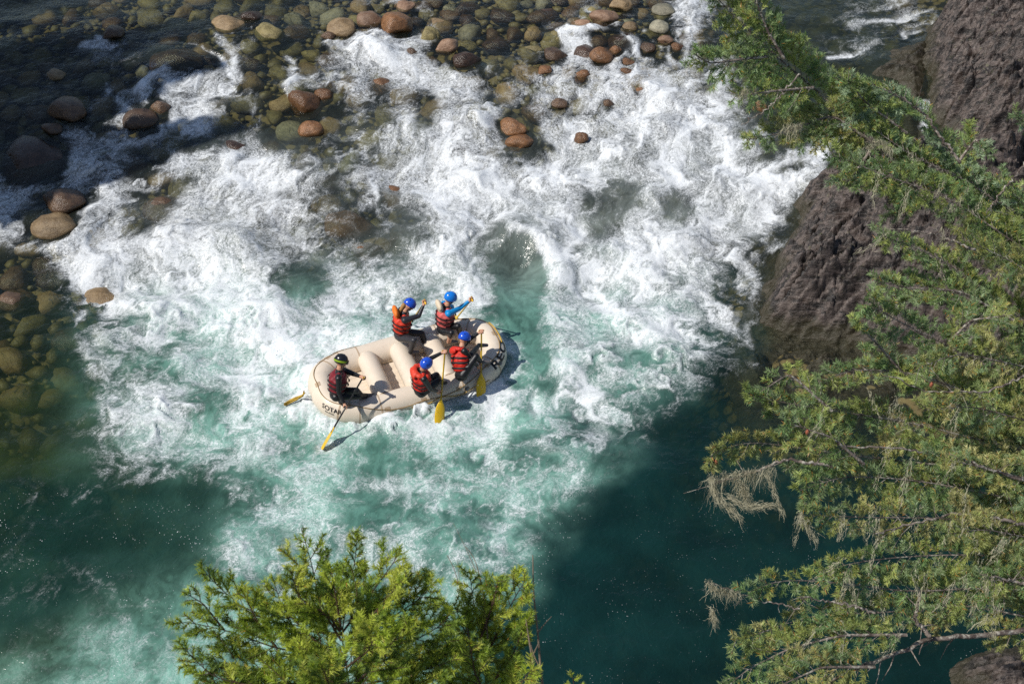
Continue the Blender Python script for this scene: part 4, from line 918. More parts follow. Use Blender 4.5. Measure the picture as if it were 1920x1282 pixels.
# near side, rear
J = joints((1010, 792), (1022, 655, 1.02), (1050, 612, 1.2), {'L': ((1085, 572, 1.1), (1186, 522, 1.25)), 'R': ((1062, 815, .72), (1152, 825, .6))},
           {'L': ((1125, 690, .6), (1165, 740, .2)), 'R': ((1140, 730, .62), (1190, 745, .22))}, .58, unit(RL + .1 * R3))
tp = zpt(1143, 1035, .02); J['haR'] = on_line(J['haL'], tp, 822); bend(J, 'R', J['elR']); J['axL'] = np.cross(unit(tp - J['haL']), UP); J['axR'] = tp - J['haL']; J['ftL'] = J['ftR'] = R3
person('paddler in a red vest and blue helmet, near side behind the middle', J, unit(R3 + .45 * RL), M_HBLUE, M_RED, M_SUIT, M_ORED, None)
paddle('yellow paddle dipped in the white splash beside the middle paddler', J['haL'], tp, .5 * R3 - FWD, M_YSH)
J3 = J
# near side, front
J = joints((1300, 690), (1300, 490, 1.03), (1322, 430, 1.22), {'L': ((1395, 398, 1.1), (1464, 364, 1.25)), 'R': ((1362, 640, .74), (1450, 645, .66))},
           {'L': ((1405, 490, .58), (1425, 480, .22)), 'R': ((1412, 548, .62), (1440, 600, .22))}, .58, unit(RL + .1 * R3))
tp = zpt(1440, 850, .02); J['haR'] = on_line(J['haL'], tp, 645); bend(J, 'R', J['elR']); J['axL'] = np.cross(unit(tp - J['haL']), UP); J['axR'] = tp - J['haL']; J['ftL'] = J['ftR'] = R3
person('foremost near-side paddler in a red vest and blue helmet beside the bow', J, unit(R3 + .45 * RL), M_HBLUE, M_RED, M_SUIT, M_RED, None)
paddle('yellow paddle dipped beside the bow by the foremost near-side paddler', J['haL'], tp, .5 * R3 - FWD, M_YSH)
J4 = J
if 0:
    for q in (JG, J1, J2, J3, J4): print({k: np.round(v, 2).tolist() for k, v in q.items() if len(k) > 2})
# ------------------------------------------------------------------ conifers
class Foliage:
    def __init__(s): s.V = []; s.C = []; s.n = 0
    def needles(s, a, b, dens, nl, nw, tint, flat=None):
        """needles on a twig from a to b; dens per metre; nl length"""
        L = np.linalg.norm(b - a); k = max(4, int(L * dens)); d = (b - a) / (L + 1e-9)
        f = (np.arange(k) + RNG.uniform(0, 1, k)) / k
        base = a + (b - a) * f[:, None]
        ref = flat if flat is not None else unit(RNG.normal(size=3)); u = np.cross(d, ref); u /= np.linalg.norm(u) + 1e-9; w = np.cross(u, d)
        ang = np.where(RNG.uniform(size=k) < .5, 0, np.pi) + RNG.normal(0, .75, k)
        side = np.cos(ang)[:, None] * u + np.sin(ang)[:, None] * w
        lean = RNG.uniform(.45, .95, k)[:, None]
        dirn = side * np.sqrt(1 - np.clip(lean, 0, .9) ** 2 * .6) + d * lean; dirn /= np.linalg.norm(dirn, axis=1, keepdims=True)
        ln = nl * RNG.uniform(.7, 1.15, k) * np.interp(f, [0, .1, .8, 1], [.75, 1, 1, .75]); tip = base + dirn * ln[:, None]
        x = np.cross(dirn, ref + RNG.normal(0, .45, (k, 3))); x /= np.linalg.norm(x, axis=1, keepdims=True) + 1e-9
        wv = nw * x * .5
        s.V.append(np.stack([base - wv, base + wv, tip], 1).reshape(-1, 3))
        c = np.asarray(tint)[None] * RNG.uniform(.75, 1.25, (k, 1)); dead = RNG.uniform(size=k) < s.dead; c[dead] = np.array(s.dead_col) * RNG.uniform(.7, 1.2, (dead.sum(), 1))
        s.C.append(np.repeat(c, 3, 0)); s.n += k
    dead = .02; dead_col = (.42, .20, .04)
    def mesh(s, name):
        V = np.concatenate(s.V); F = np.arange(len(V), dtype=np.int32).reshape(-1, 3); me = mesh_from(name, V, F, False); cattr(me, 'tint', np.concatenate(s.C) * 1.45); return me
class Wood:
    def __init__(s): s.V = []; s.F = []; s.n = 0
    def rod(s, pts, r0, r1, k=5):
        pts = np.asarray(pts, float); n = len(pts); rr = np.linspace(r0, r1, n); d = np.gradient(pts, axis=0); d /= np.linalg.norm(d, axis=1, keepdims=True) + 1e-9
        ref = unit(RNG.normal(size=3)); nrm = unit(np.cross(d[0], ref)); a = np.arange(k) * 2 * np.pi / k
        for i in range(n):
            nrm = unit(nrm - d[i] * (nrm @ d[i])); b = np.cross(d[i], nrm); s.V.append(pts[i] + rr[i] * (np.cos(a)[:, None] * nrm + np.sin(a)[:, None] * b))
        ii = s.n + np.arange(n * k).reshape(n, k); ii = np.concatenate([ii, ii[:, :1]], 1); s.F.append(np.stack([ii[:-1, :-1], ii[1:, :-1], ii[1:, 1:], ii[:-1, 1:]], -1).reshape(-1, 4)); s.n += n * k
    def mesh(s, name): return mesh_from(name, np.concatenate(s.V), np.concatenate(s.F))
def needle_mat(name, trans):
    t = NT(name); c = t.attr('tint').outputs['Color']
    d = t.n('BsdfPrincipled', Base_Color=c, Roughness=.45); d.inputs['Specular IOR Level'].default_value = .5
    tl = t.n('BsdfTranslucent', Color=t.mix(.5, c, (.30, .34, .04), 'MIX'))
    return t.done(t.n('MixShader', i0=trans, i1=d.outputs[0], i2=tl.outputs[0]).outputs[0])
M_NEEDLE = needle_mat('fir needles', .36); M_NEEDLE2 = needle_mat('sunlit fir needles', .42)
t = NT('lichen bark'); p = t.obj(); a = t.noise(p, 9, 5, .6); b = t.noise(p, 34, 3, .6)
c = t.mix(t.ramp(a, .4, .62), rgb(74, 62, 56), rgb(128, 116, 106)); c = t.mix(t.math('MULTIPLY', t.ramp(b, .5, .62), .8), c, rgb(176, 170, 156))
bs = t.n('BsdfPrincipled', Base_Color=c, Roughness=.8, Normal=t.bump(b, .8, .01)); M_BARK = t.done(bs.outputs[0])
M_BARK2 = plain('young brown bark', rgb(74, 54, 40), .8, .3, 30, .4)
t = NT('pale beard lichen'); p = t.obj(); c = t.mix(t.noise(p, 12, 4), rgb(160, 154, 128), rgb(204, 198, 172))
d1 = t.n('BsdfDiffuse', Color=c); d2 = t.n('BsdfTranslucent', Color=c); M_LICHEN = t.done(t.n('MixShader', i0=.3, i1=d1.outputs[0], i2=d2.outputs[0]).outputs[0])
def spline(P, n):
    P = np.asarray(P, float); t_ = np.concatenate([[0], np.cumsum(np.linalg.norm(np.diff(P, axis=0), axis=1))]); u = np.linspace(0, t_[-1], n)
    # smooth by sampling then averaging
    Q = np.stack([np.interp(u, t_, P[:, k]) for k in range(3)], -1)
    for _ in range(max(1, n // 12)): Q[1:-1] = (Q[:-2] + 2 * Q[1:-1] + Q[2:]) / 4
    return Q
def lichen_mesh(name, P, length, n, spread, follow=0.0):
    """tangled threads hanging from, or trailing along, the path P"""
    V = []; F = []; c = 0; P = np.asarray(P); m = 6; g = np.linspace(0, 1, m)
    for k in range(n):
        i0 = RNG.integers(len(P)); a = P[i0] + RNG.normal(0, spread * .5, 3); L = length * RNG.uniform(.15, 1.0) ** 1.3
        walk = np.cumsum(RNG.normal(0, .22 * L / m + .0015, (m, 3)), 0); hang = np.array([0, 0, -1.0]) + RNG.normal(0, .28, 3)
        if follow: hang = (1 - follow) * hang + follow * unit(P[min(i0 + 3, len(P) - 1)] - P[max(i0 - 3, 0)]) * (1 if RNG.uniform() < .8 else -1)
        q = a + walk + hang[None] * (L * g)[:, None]; w = unit(RNG.normal(size=3)) * RNG.uniform(.0009, .0019); ww = w[None] * np.interp(g, [0, .2, 1], [.9, 1.2, .3])[:, None]
        V.append(np.stack([q - ww, q + ww], 1).reshape(-1, 3)); i = c + 2 * np.arange(m - 1)[:, None]; F.append(np.concatenate([i, i + 1, i + 3, i + 2], 1)); c += 2 * m
    return mesh_from(name, np.concatenate(V), np.concatenate(F))
def bough(tree, path, depth, mat, bark, r0, side_len, tints, nl=.043, nw=.0054, dens=520, gap=.055, sub=True, droop=.12, start=.12, plane=None, tree_inv=None, density=1.0, name='branch', tipfac=.35, dead=.02, acute=1.0, subgap=1.35):
    n = max(10, len(path) * 6); dp = np.linspace(depth[0], depth[1], len(path)); pts_ = [at_depth(x, y, d_) for (x, y), d_ in zip(path, dp)]
    if path[0][0] >= 2000:                       # joins the trunk
        tr = tree.location; pts_ = [np.array([tr.x, tr.y, pts_[0][2] - .15])] + pts_; n += 6; start = max(start, .30)
    P = spline(pts_, n)
    Ltot = np.linalg.norm(np.diff(P, axis=0), axis=1).sum(); w = Wood(); f = Foliage(); f.dead = dead; w.rod(P, r0, r0 * .22, 6)
    pn = unit(plane if plane is not None else np.array([0, -.55, 1.0]) + RNG.normal(0, .28, 3)); s_ = start * Ltot; side = 1; cum = np.concatenate([[0], np.cumsum(np.linalg.norm(np.diff(P, axis=0), axis=1))])
    while s_ < Ltot:
        fr = s_ / Ltot; a = np.array([np.interp(s_, cum, P[:, k]) for k in range(3)]); b_ = np.array([np.interp(min(s_ + .03, Ltot), cum, P[:, k]) for k in range(3)]); d = unit(b_ - a) if np.linalg.norm(b_ - a) > 1e-6 else unit(P[-1] - P[-2])
        lat = unit(np.cross(pn, d)) * side; L = side_len * np.interp(fr, [0, .15, .55, 1], [.75, 1, .9, tipfac]) * RNG.uniform(.55, 1.2)
        if RNG.uniform() < density:
            dirn = unit(d * RNG.uniform(.7, 1.3) * acute + lat * RNG.uniform(.6, 1.0) + pn * RNG.normal(.02, .22)); e = a + dirn * L; e[2] -= droop * L * L * 4
            tint = np.asarray(tints[RNG.integers(len(tints))]) * RNG.uniform(.8, 1.2)
            mid = (a + e) / 2 + RNG.normal(0, .012, 3); tw = spline([a, mid, e], 6); w.rod(tw, max(.0022, r0 * .22), .0012, 4)
            f.needles(tw[1], tw[-1], dens, nl, nw, tint, pn + RNG.normal(0, .3, 3))
            if sub and L > .10:
                m = int(L / (nl * subgap))
                for k in range(m):
                    q = tw[0] + (tw[-1] - tw[0]) * ((k + 1.0) / (m + 1)); sd = 1 if k % 2 else -1; l2 = L * (.42 if subgap < 1.5 else .5) * (1 - .55 * (k + 1) / (m + 1)) * RNG.uniform(.7, 1.25); dd = unit(dirn * .8 + unit(np.cross(pn, dirn)) * sd * .75 + pn * RNG.normal(0, .25)); e2 = q + dd * l2; e2[2] -= droop * l2 * .25
                    w.rod([q, e2], .0016, .0009, 3); f.needles(q, e2, dens, nl * .95, nw, tint * RNG.uniform(.85, 1.15), pn + RNG.normal(0, .35, 3))
        s_ += gap * RNG.uniform(.6, 1.4); side = -side
    f.needles(P[-3], P[-1], dens, nl, nw, np.asarray(tints[0]))
    o = link(name, w.mesh(name), bark, tree); o.data.transform(tree_inv)
    fo = link('foliage', f.mesh('foliage'), mat, o); fo.data.transform(tree_inv); tag(fo, kind='stuff')
    return o, P, f.n
GREEN = [(.120, .190, .070), (.155, .235, .080), (.200, .270, .125), (.235, .280, .080), (.275, .315, .090), (.165, .230, .095)]
BLUE = [(.135, .205, .085), (.175, .250, .115), (.235, .310, .185), (.170, .235, .075), (.240, .290, .085)]
OLIVE = [(.250, .275, .085), (.300, .300, .105), (.190, .245, .090), (.140, .205, .090), (.330, .315, .130)]
LIME = [(.250, .320, .030), (.320, .375, .042), (.200, .275, .034), (.360, .395, .060), (.125, .190, .030)]
def tree_root(name, label, x, y, z0, z1, r, bark):
    root = empty(name, (x, y, z0)); tag(root, label, 'tree'); bpy.context.view_layer.update()
    pts = np.array([[x + .05 * math.sin(k), y + .04 * math.cos(k * 1.7), z0 + (z1 - z0) * k / 9] for k in range(10)]); w = Wood(); w.rod(pts, r, r * .35, 10); me = w.mesh('trunk'); me.transform(root.matrix_world.inverted()); link('trunk', me, bark, root)
    return root, root.matrix_world.inverted()
# right bank: two firs standing just outside the frame, their boughs reach over the water
TA, ia = tree_root('fir_tree', 'green conifer reaching in from the right edge over the dark rock slab', 6.6, -11.2, -.2, 14.5, .19, M_BARK)
TB, ib = tree_root('fir_tree', 'lichen-hung conifer crowding the lower right over the deep pool', 5.6, -13.2, -.2, 13.0, .17, M_BARK)
nn = 0
UPPER = [
    ([(2060, 620), (1870, 420), (1790, 300), (1725, 205), (1650, 160), (1570, 150)], (11.5, 10.2), .26, BLUE), ([(1760, 400), (1640, 270), (1525, 165), (1455, 105), (1375, 30), (1320, -30)], (11.0, 9.8), .24, GREEN),
    ([(1640, 270), (1560, 215), (1470, 250), (1400, 262)], (10.7, 10.2), .17, OLIVE), ([(2040, 400), (1960, 270), (1905, 215)], (11, 10.6), .16, BLUE), ([(2060, 700), (1860, 560), (1760, 480), (1650, 440)], (11.3, 10.2), .22, GREEN),
    ([(2060, 560), (1880, 440), (1780, 370), (1660, 330), (1560, 290)], (11.0, 10.2), .24, GREEN), ([(2060, 500), (1900, 400), (1800, 330), (1720, 300), (1600, 215)], (11.4, 10.4), .24, BLUE), ([(2060, 560), (1960, 430), (1880, 340)], (10.9, 10.4), .22, BLUE),
    ([(1455, 105), (1400, 110), (1330, 120), (1300, 100)], (10.1, 9.8), .15, GREEN), ([(1470, 110), (1440, 60), (1420, 10), (1415, -30)], (10.1, 9.8), .15, GREEN), ([(1525, 165), (1460, 170), (1380, 180)], (10.3, 10.0), .15, GREEN),
    ([(1900, 600), (1800, 545), (1700, 540), (1640, 525)], (10.8, 10.2), .17, GREEN), ([(2060, 640), (1950, 520), (1860, 470), (1800, 450)], (10.9, 10.3), .24, OLIVE), ([(1700, 250), (1620, 190), (1590, 150)], (10.6, 10.2), .16, BLUE),
    ([(1800, 300), (1830, 260), (1850, 290)], (10.6, 10.4), .14, BLUE), ([(1640, 270), (1600, 330), (1570, 345)], (10.6, 10.3), .13, BLUE),
]
for k, (pp, dep, sl_, tt) in enumerate(UPPER):
    o, P, c = bough(TA, pp, dep, M_NEEDLE, M_BARK, .013, sl_ * 1.65, tt, tree_inv=ia, start=.04, droop=.10, gap=.033); nn += c
LOWER = [
    ([(2060, 760), (1870, 690), (1760, 640), (1660, 590), (1625, 560)], (10.6, 9.4), .22, GREEN), ([(2060, 800), (1880, 760), (1720, 700), (1600, 690), (1530, 720)], (10.4, 9.2), .24, GREEN), ([(2060, 880), (1860, 830), (1700, 790), (1560, 770), (1440, 750), (1400, 735)], (10.4, 9.0), .22, GREEN),
    ([(2060, 930), (1850, 880), (1650, 860), (1500, 840), (1400, 825), (1335, 850)], (10.2, 8.9), .22, OLIVE), ([(2060, 980), (1880, 930), (1720, 900), (1580, 890), (1500, 920)], (10.2, 9.0), .24, GREEN), ([(2060, 1040), (1880, 980), (1740, 970), (1620, 970), (1520, 965)], (10.0, 9.0), .23, OLIVE),
    ([(2060, 1090), (1880, 1040), (1740, 1040), (1620, 1050), (1540, 1070)], (10.0, 9.0), .23, GREEN), ([(2060, 1120), (1860, 1100), (1700, 1110), (1560, 1090), (1450, 1085), (1405, 1110)], (9.9, 8.8), .20, GREEN), ([(2040, 1180), (1800, 1130), (1650, 1150), (1520, 1150), (1420, 1190), (1375, 1200)], (9.8, 8.8), .20, OLIVE),
    ([(2060, 700), (1930, 690), (1800, 660), (1720, 690)], (10.4, 9.6), .22, OLIVE), ([(2060, 820), (1930, 790), (1820, 760), (1740, 770)], (10.2, 9.4), .24, OLIVE), ([(2060, 900), (1930, 900), (1820, 870), (1760, 860)], (10.0, 9.3), .24, OLIVE), ([(2060, 1000), (1930, 1010), (1850, 990), (1780, 1000)], (9.9, 9.2), .24, OLIVE),
    ([(2060, 1060), (1940, 1080), (1870, 1090), (1820, 1080)], (9.8, 9.2), .2, GREEN), ([(1700, 1190), (1580, 1190), (1480, 1215), (1400, 1255), (1360, 1290)], (9.2, 8.8), .18, GREEN), ([(1640, 1250), (1540, 1250), (1450, 1290)], (9.1, 8.8), .16, OLIVE), ([(1720, 730), (1640, 640), (1600, 600)], (9.8, 9.4), .16, GREEN),
    ([(1560, 770), (1480, 700), (1425, 735)], (9.2, 9.0), .10, GREEN), ([(1780, 640), (1820, 600), (1900, 590)], (10.0, 9.8), .18, OLIVE), ([(1620, 870), (1560, 820), (1470, 790)], (9.3, 9.0), .18, GREEN),
]
lbr = []
for k, (pp, dep, sl_, tt) in enumerate(LOWER):
    o, P, c = bough(TB, pp, dep, M_NEEDLE, M_BARK, .012, sl_ * 1.6, tt, tree_inv=ib, start=.03, droop=.10, gap=.040, dead=.03); nn += c; lbr.append((o, P))
# bare lichened limb across the bottom right, with bare side twigs
def bare(tree, inv, path, dep, r0, twigs, nm='dead_limb', tl=.25):
    n = 40; dp = np.linspace(dep[0], dep[1], len(path)); P = spline([at_depth(x, y, d_) for (x, y), d_ in zip(path, dp)], n); P[1:-1] += RNG.normal(0, .006, (n - 2, 3)); w = Wood(); w.rod(P, r0, r0 * .45, 8)
    for _ in range(twigs):
        k = RNG.integers(3, n - 1); d = unit(P[k] - P[k - 1]); q = unit(RNG.normal(size=3) + .6 * d - np.array([0, 0, .5])); L = tl * RNG.uniform(.3, 1.1); a = P[k]; w.rod([a, a + q * L * .5, a + q * L + RNG.normal(0, .02, 3)], r0 * .25, .0015, 4)
    me = w.mesh(nm); me.transform(inv); return link(nm, me, M_BARK, tree), P
bare(TB, ib, [(2020, 1172), (1850, 1190), (1745, 1196), (1650, 1235), (1560, 1275), (1480, 1330)], (9.6, 9.0), .021, 16)
bare(TB, ib, [(2000, 1110), (1900, 1090), (1830, 1075)], (9.6, 9.3), .014, 6); bare(TB, ib, [(1745, 1196), (1715, 1160), (1725, 1110)], (9.3, 9.2), .016, 4)
bare(TB, ib, [(1920, 900), (1800, 860), (1690, 840), (1560, 835)], (9.7, 9.2), .011, 8); bare(TB, ib, [(1930, 985), (1800, 960), (1700, 985), (1640, 1000)], (9.6, 9.2), .012, 10); bare(TB, ib, [(1560, 875), (1480, 860), (1400, 890), (1340, 905)], (9.1, 8.9), .011, 6)
bare(TB, ib, [(1500, 1140), (1420, 1125), (1370, 1105), (1325, 1090)], (8.9, 8.8), .005, 4, tl=.1); bare(TB, ib, [(1960, 690), (1850, 735), (1740, 735), (1650, 700)], (9.8, 9.4), .008, 6); bare(TB, ib, [(1640, 1150), (1580, 1130), (1500, 1120)], (9, 8.9), .008, 8)
bare(TA, ia, [(1800, 305), (1735, 215), (1690, 180)], (10.4, 10.2), .012, 4); bare(TA, ia, [(1930, 300), (1890, 345), (1850, 400)], (10.3, 10.2), .009, 3); bare(TA, ia, [(1830, 470), (1760, 440), (1700, 430)], (10.3, 10.2), .009, 6); bare(TA, ia, [(1500, 140), (1440, 205), (1390, 235)], (10.0, 9.9), .006, 4)
# hanging beard lichen
def lich(tree, inv, pts, dep, length, n, spread=.016, follow=0.0):
    P = spline([at_depth(x, y, dep) for x, y in pts], 14); me = lichen_mesh('lichen', P, length, n, spread, follow); me.transform(inv); tag(link('lichen', me, M_LICHEN, tree), kind='stuff')
lich(TB, ib, [(1335, 895), (1370, 890), (1420, 882), (1450, 878)], 8.9, .20, 420, .03); lich(TB, ib, [(1332, 895), (1338, 920), (1350, 938), (1370, 953), (1380, 965)], 8.9, .10, 420, .022, .8); lich(TB, ib, [(1365, 930), (1400, 950), (1445, 946)], 8.9, .10, 420, .022, .75)
lich(TB, ib, [(1385, 900), (1400, 930)], 8.9, .14, 260, .03, .3); lich(TB, ib, [(1435, 888), (1448, 905), (1455, 930), (1467, 960)], 8.9, .08, 240, .016, .7); lich(TB, ib, [(1500, 960), (1512, 985), (1530, 1010)], 8.9, .10, 220, .02, .5)
lich(TB, ib, [(1325, 1090), (1350, 1105), (1385, 1112)], 8.8, .14, 300, .024, .2); lich(TB, ib, [(1335, 1140), (1340, 1160)], 8.8, .12, 120, .014, .4)
for q in range(40):
    x, y = (random.uniform(1500, 1910), random.uniform(720, 1180)); dx = random.uniform(-55, 25); lich(TB, ib, [(x, y), (x + dx * .4, y + random.uniform(10, 40)), (x + dx, y + random.uniform(30, 90))], 9.0, random.uniform(.04, .11), 60, .022, random.choice((.1, .6, .8)))
for q in range(13):
    x, y = (random.uniform(1640, 1880), random.uniform(270, 640)); dx = random.uniform(-55, 25); lich(TA, ia, [(x, y), (x + dx * .4, y + random.uniform(10, 30)), (x + dx, y + random.uniform(20, 70))], 10.0, random.uniform(.04, .11), 60, .022, random.choice((.1, .6, .8)))
lich(TA, ia, [(1390, 175), (1400, 165)], 9.9, .12, 70, .012); lich(TA, ia, [(1470, 240), (1500, 235)], 9.9, .12, 160, .024); lich(TA, ia, [(1625, 275), (1650, 262), (1670, 280)], 10.0, .12, 320, .024, .4)
def cone(tree, inv, x, y, d):
    c0 = at_depth(x, y, d); P = []; 
    for f_ in np.linspace(0, 1, 9):
        a = np.linspace(0, 2 * np.pi, 12, endpoint=False) + f_ * 9; r = .012 * math.sin(math.pi * (f_ * .85 + .1)) * (1 + .25 * np.sin(6 * a)); P.append(np.stack([c0[0] + r * np.cos(a), c0[1] + r * np.sin(a), np.full(12, c0[2] - .05 * f_)], -1))
    me = grid_mesh('cone', np.array(P), False, True, False); me.transform(inv); link('cone', me, M_CONE, tree)
M_CONE = plain('red brown cone', rgb(158, 92, 66), .7, .3, 40)
cone(TB, ib, 1343, 862, 8.9); cone(TB, ib, 1515, 805, 9.0); cone(TB, ib, 1748, 716, 9.4)

# steep near bank below the viewpoint, under the picture's lower edge: the foreground firs root in it
nbx = np.linspace(-22, 22, 110); nby = np.linspace(-22, -9.2, 50); NBX, NBY = np.meshgrid(nbx, nby)
NBZ = -1.2 + 11.0 * sstep(-8.5, -19.5, NBY) + .8 * fbm(NBX * .35, NBY * .35, 4, 140) * sstep(-9.2, -11, NBY)
NBZ = np.minimum(NBZ, 18.74 - 1.455 * (NBY + 20.8) - 1.2); ni = np.arange(NBX.size).reshape(NBX.shape)
nm_ = mesh_from('near_bank', np.stack([NBX, NBY, NBZ], -1).reshape(-1, 3), np.stack([ni[:-1, :-1], ni[:-1, 1:], ni[1:, 1:], ni[1:, :-1]], -1).reshape(-1, 4)); tag(link('near_bank', nm_, plain('mossy bank', rgb(78, 72, 50), .9, .35, 2.5, .5)), kind='structure')
def bank_z(x, y): return float(np.interp(y, nby, NBZ[:, int(np.clip((x + 22) / 44 * 109, 0, 109))]))
# young fir in the foreground below the camera
TC, ic = tree_root('young_fir', 'sunlit yellow-green young fir at the bottom edge below the raft', *at_depth(668, 1420, 6.9)[:2], bank_z(*at_depth(668, 1420, 6.9)[:2]) - .1, at_depth(668, 1420, 6.9)[2], .05, M_BARK2)
YOUNG = [
    ([(662, 1420), (655, 1282), (640, 1190), (655, 1100), (668, 1040), (668, 998)], (6.9, 6.3), .19, 1.0), ([(642, 1190), (600, 1130), (585, 1060), (568, 1000)], (6.45, 6.35), .17, 1), ([(642, 1185), (690, 1120), (730, 1065), (752, 1032)], (6.4, 6.3), .17, 1),
    ([(642, 1190), (560, 1180), (470, 1150), (410, 1100), (372, 1058)], (6.45, 6.2), .15, 1), ([(645, 1235), (520, 1215), (420, 1180), (350, 1165), (318, 1170)], (6.5, 6.2), .17, 1), ([(650, 1280), (520, 1265), (420, 1240), (340, 1250)], (6.5, 6.2), .19, 1),
    ([(650, 1215), (730, 1160), (790, 1120), (820, 1085)], (6.5, 6.35), .17, 1), ([(655, 1260), (760, 1210), (830, 1170), (850, 1140)], (6.5, 6.35), .18, 1), ([(655, 1290), (780, 1260), (860, 1235)], (6.5, 6.3), .19, 1), ([(660, 1330), (560, 1310), (450, 1300), (370, 1290)], (6.5, 6.2), .20, 1),
    ([(650, 1240), (590, 1200), (530, 1140), (510, 1080)], (6.4, 6.2), .15, 1), ([(660, 1330), (740, 1300), (820, 1290)], (6.5, 6.2), .19, 1), ([(655, 1290), (600, 1260), (560, 1220)], (6.2, 6.0), .18, 1), ([(650, 1250), (690, 1220), (710, 1180)], (6.2, 6.0), .16, 1), ([(640, 1180), (630, 1120), (620, 1060)], (6.3, 6.1), .16, 1),
    ([(520, 1215), (480, 1160), (450, 1100)], (6.35, 6.2), .12, 1), ([(420, 1180), (380, 1130), (345, 1110)], (6.3, 6.2), .10, 1), ([(640, 1200), (610, 1150), (560, 1120), (545, 1070)], (6.3, 6.1), .16, 1), ([(650, 1220), (700, 1150), (760, 1080)], (6.35, 6.2), .15, 1), ([(655, 1300), (500, 1290), (400, 1270), (330, 1200)], (6.3, 6.1), .17, 1),
    ([(655, 1290), (700, 1250), (770, 1160)], (6.3, 6.2), .16, 1), ([(655, 1330), (620, 1290), (600, 1240)], (6.1, 5.9), .18, 1),
]
for pp, dep, sl_, dn in YOUNG:
    o, P, c = bough(TC, pp, dep, M_NEEDLE2, M_BARK2, .0055, sl_ * 1.25, LIME, nl=.034, nw=.0042, dens=820, gap=.028, tree_inv=ic, start=.10, droop=-.06, tipfac=.12, acute=1.25, subgap=1.9, plane=np.array([0, -.35, 1.0]) + RNG.normal(0, .25, 3), dead=.006); nn += c
b0 = at_depth(925, 1420, 7.0)
TD, id_ = tree_root('young_fir', 'slender young fir right of the larger foreground fir, beside bare stems', b0[0], b0[1], bank_z(b0[0], b0[1]) - .1, b0[2], .035, M_BARK2)
for pp, dep, sl_ in (([(925, 1420), (915, 1300), (900, 1200), (885, 1110), (880, 1070)], (7.0, 6.6), .15), ([(908, 1240), (935, 1180), (965, 1120), (988, 1082)], (6.8, 6.6), .15), ([(915, 1290), (960, 1230), (985, 1170)], (6.8, 6.6), .15), ([(905, 1230), (870, 1180), (850, 1130)], (6.8, 6.6), .14),
                     ([(915, 1300), (860, 1260), (830, 1220)], (6.7, 6.5), .16), ([(920, 1330), (970, 1290), (1000, 1250)], (6.7, 6.5), .14), ([(900, 1200), (925, 1130), (935, 1080)], (6.7, 6.6), .13), ([(915, 1310), (890, 1260), (880, 1200)], (6.6, 6.4), .15)):
    o, P, c = bough(TD, pp, dep, M_NEEDLE2, M_BARK2, .006, sl_ * 1.2, LIME, nl=.034, nw=.0042, dens=820, gap=.028, tree_inv=id_, start=.10, droop=-.05, plane=np.array([0, -.35, 1.0]) + RNG.normal(0, .25, 3), dead=.01); nn += c
o, P, c = bough(TD, [(1090, 1340), (1078, 1290), (1072, 1262)], (6.6, 6.5), M_NEEDLE2, M_BARK2, .005, .10, LIME, nl=.022, nw=.003, dens=800, gap=.035, tree_inv=id_, start=.1)
# leafless stems
def stem(label, path, dep, r, tw):
    b = at_depth(*path[0], dep); root = empty('bare_stem', b.tolist()); tag(root, label, 'stem', 'leafless stems in the foreground'); bpy.context.view_layer.update()
    P = spline([at_depth(x, y, dep) for x, y in path], 16); w = Wood(); w.rod(P, r, r * .35, 6); me = w.mesh('stalk'); me.transform(root.matrix_world.inverted()); link('stalk', me, M_TWIG, root)
    for q in tw:
        w = Wood(); w.rod(spline([at_depth(x, y, dep) for x, y in q], 6), r * .5, r * .2, 5); me = w.mesh('twig'); me.transform(root.matrix_world.inverted()); link('twig', me, M_TWIG, root)
M_TWIG = plain('grey brown twig', rgb(124, 108, 92), .8, .25, 40)
stem('tall bare forked stem right of the slender young fir', [(1026, 1340), (1015, 1270), (1008, 1180), (1000, 1110), (999, 1040)], 6.7, .007, [[(1009, 1185), (1020, 1170), (1034, 1155)], [(1004, 1140), (1000, 1120), (996, 1115)], [(1012, 1250), (1000, 1230), (985, 1160)]])
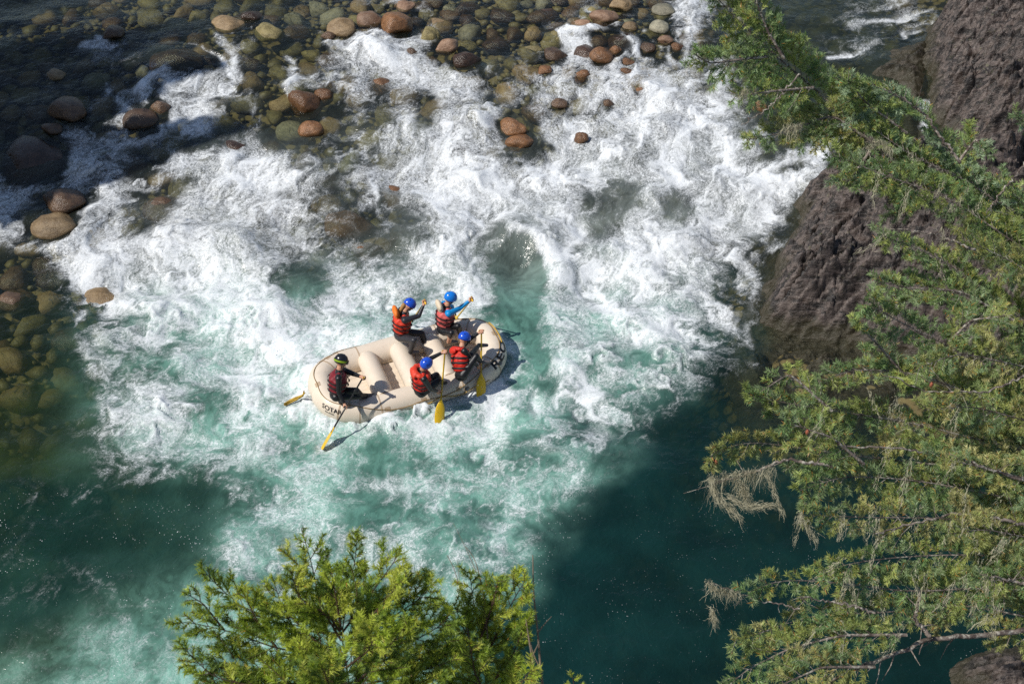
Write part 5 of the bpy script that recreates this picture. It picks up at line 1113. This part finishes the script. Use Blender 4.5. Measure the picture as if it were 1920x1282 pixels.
stem('pale bare stem leaning left beside the tall forked stem', [(1008, 1340), (1002, 1260), (992, 1200), (986, 1160)], 6.6, .008, [[(998, 1230), (1005, 1215), (1010, 1205)]])
stem('thin bare stem with a rust-red bud rising from the slender fir', [(915, 1200), (905, 1100), (890, 1045), (873, 1024)], 6.7, .004, [[(905, 1100), (880, 1040), (850, 980)]])
stem('thin bare stem rising in the gap between the two young firs', [(885, 1240), (868, 1120), (850, 1060), (838, 1040)], 6.7, .004, [[(868, 1120), (860, 1080), (858, 1050)]])
0 and print('needles', nn, sum(len(o.data.polygons) for o in bpy.data.objects if o.type == 'MESH'))
# ------------------------------------------------------------------ spray thrown up by the rapid
cw = (core * sstep(.45, .85, D)).ravel() * (np.abs(Y.ravel()) < 14) ; cw = cw * (rr.ravel() > 1.0) * (.2 + macro.ravel() ** 3); cw /= cw.sum()
ns_ = 7000; pick = RNG.choice(cw.size, ns_, p=cw); sp = np.stack([X.ravel()[pick], Y.ravel()[pick], Z.ravel()[pick]], -1) + RNG.normal(0, .03, (ns_, 3)); sp[:, 2] += RNG.exponential(.09, ns_) + .02
ex = []
for zx, zy, k in ((1150, 960, 160), (1440, 800, 160), (345, 1180, 90), (1250, 830, 60)):        # paddle splashes
    c_ = zpt(zx, zy, .03); ex.append(c_ + RNG.normal(0, 1, (k, 3)) * np.array([.16, .12, .05]) + np.array([0, 0, .08]))
sp = np.concatenate([sp] + ex); k = len(sp); e = RNG.uniform(.002, .0065, (k, 1)) * (1 + (RNG.uniform(size=(k, 1)) < .06))
oc = np.array([[1, 0, 0], [-1, 0, 0], [0, 1, 0], [0, -1, 0], [0, 0, 1], [0, 0, -1]], float); of = np.array([[0, 2, 4], [2, 1, 4], [1, 3, 4], [3, 0, 4], [2, 0, 5], [1, 2, 5], [3, 1, 5], [0, 3, 5]])
SV = (sp[:, None] + oc[None] * e[:, None]).reshape(-1, 3); SF = (of[None] + 6 * np.arange(k)[:, None, None]).reshape(-1, 3)
tag(link('spray', mesh_from('spray', SV, SF), plain('spray droplets', (.86, .88, .89), .4, .05)), 'fine white spray droplets above the rapid', 'spray', kind='stuff')
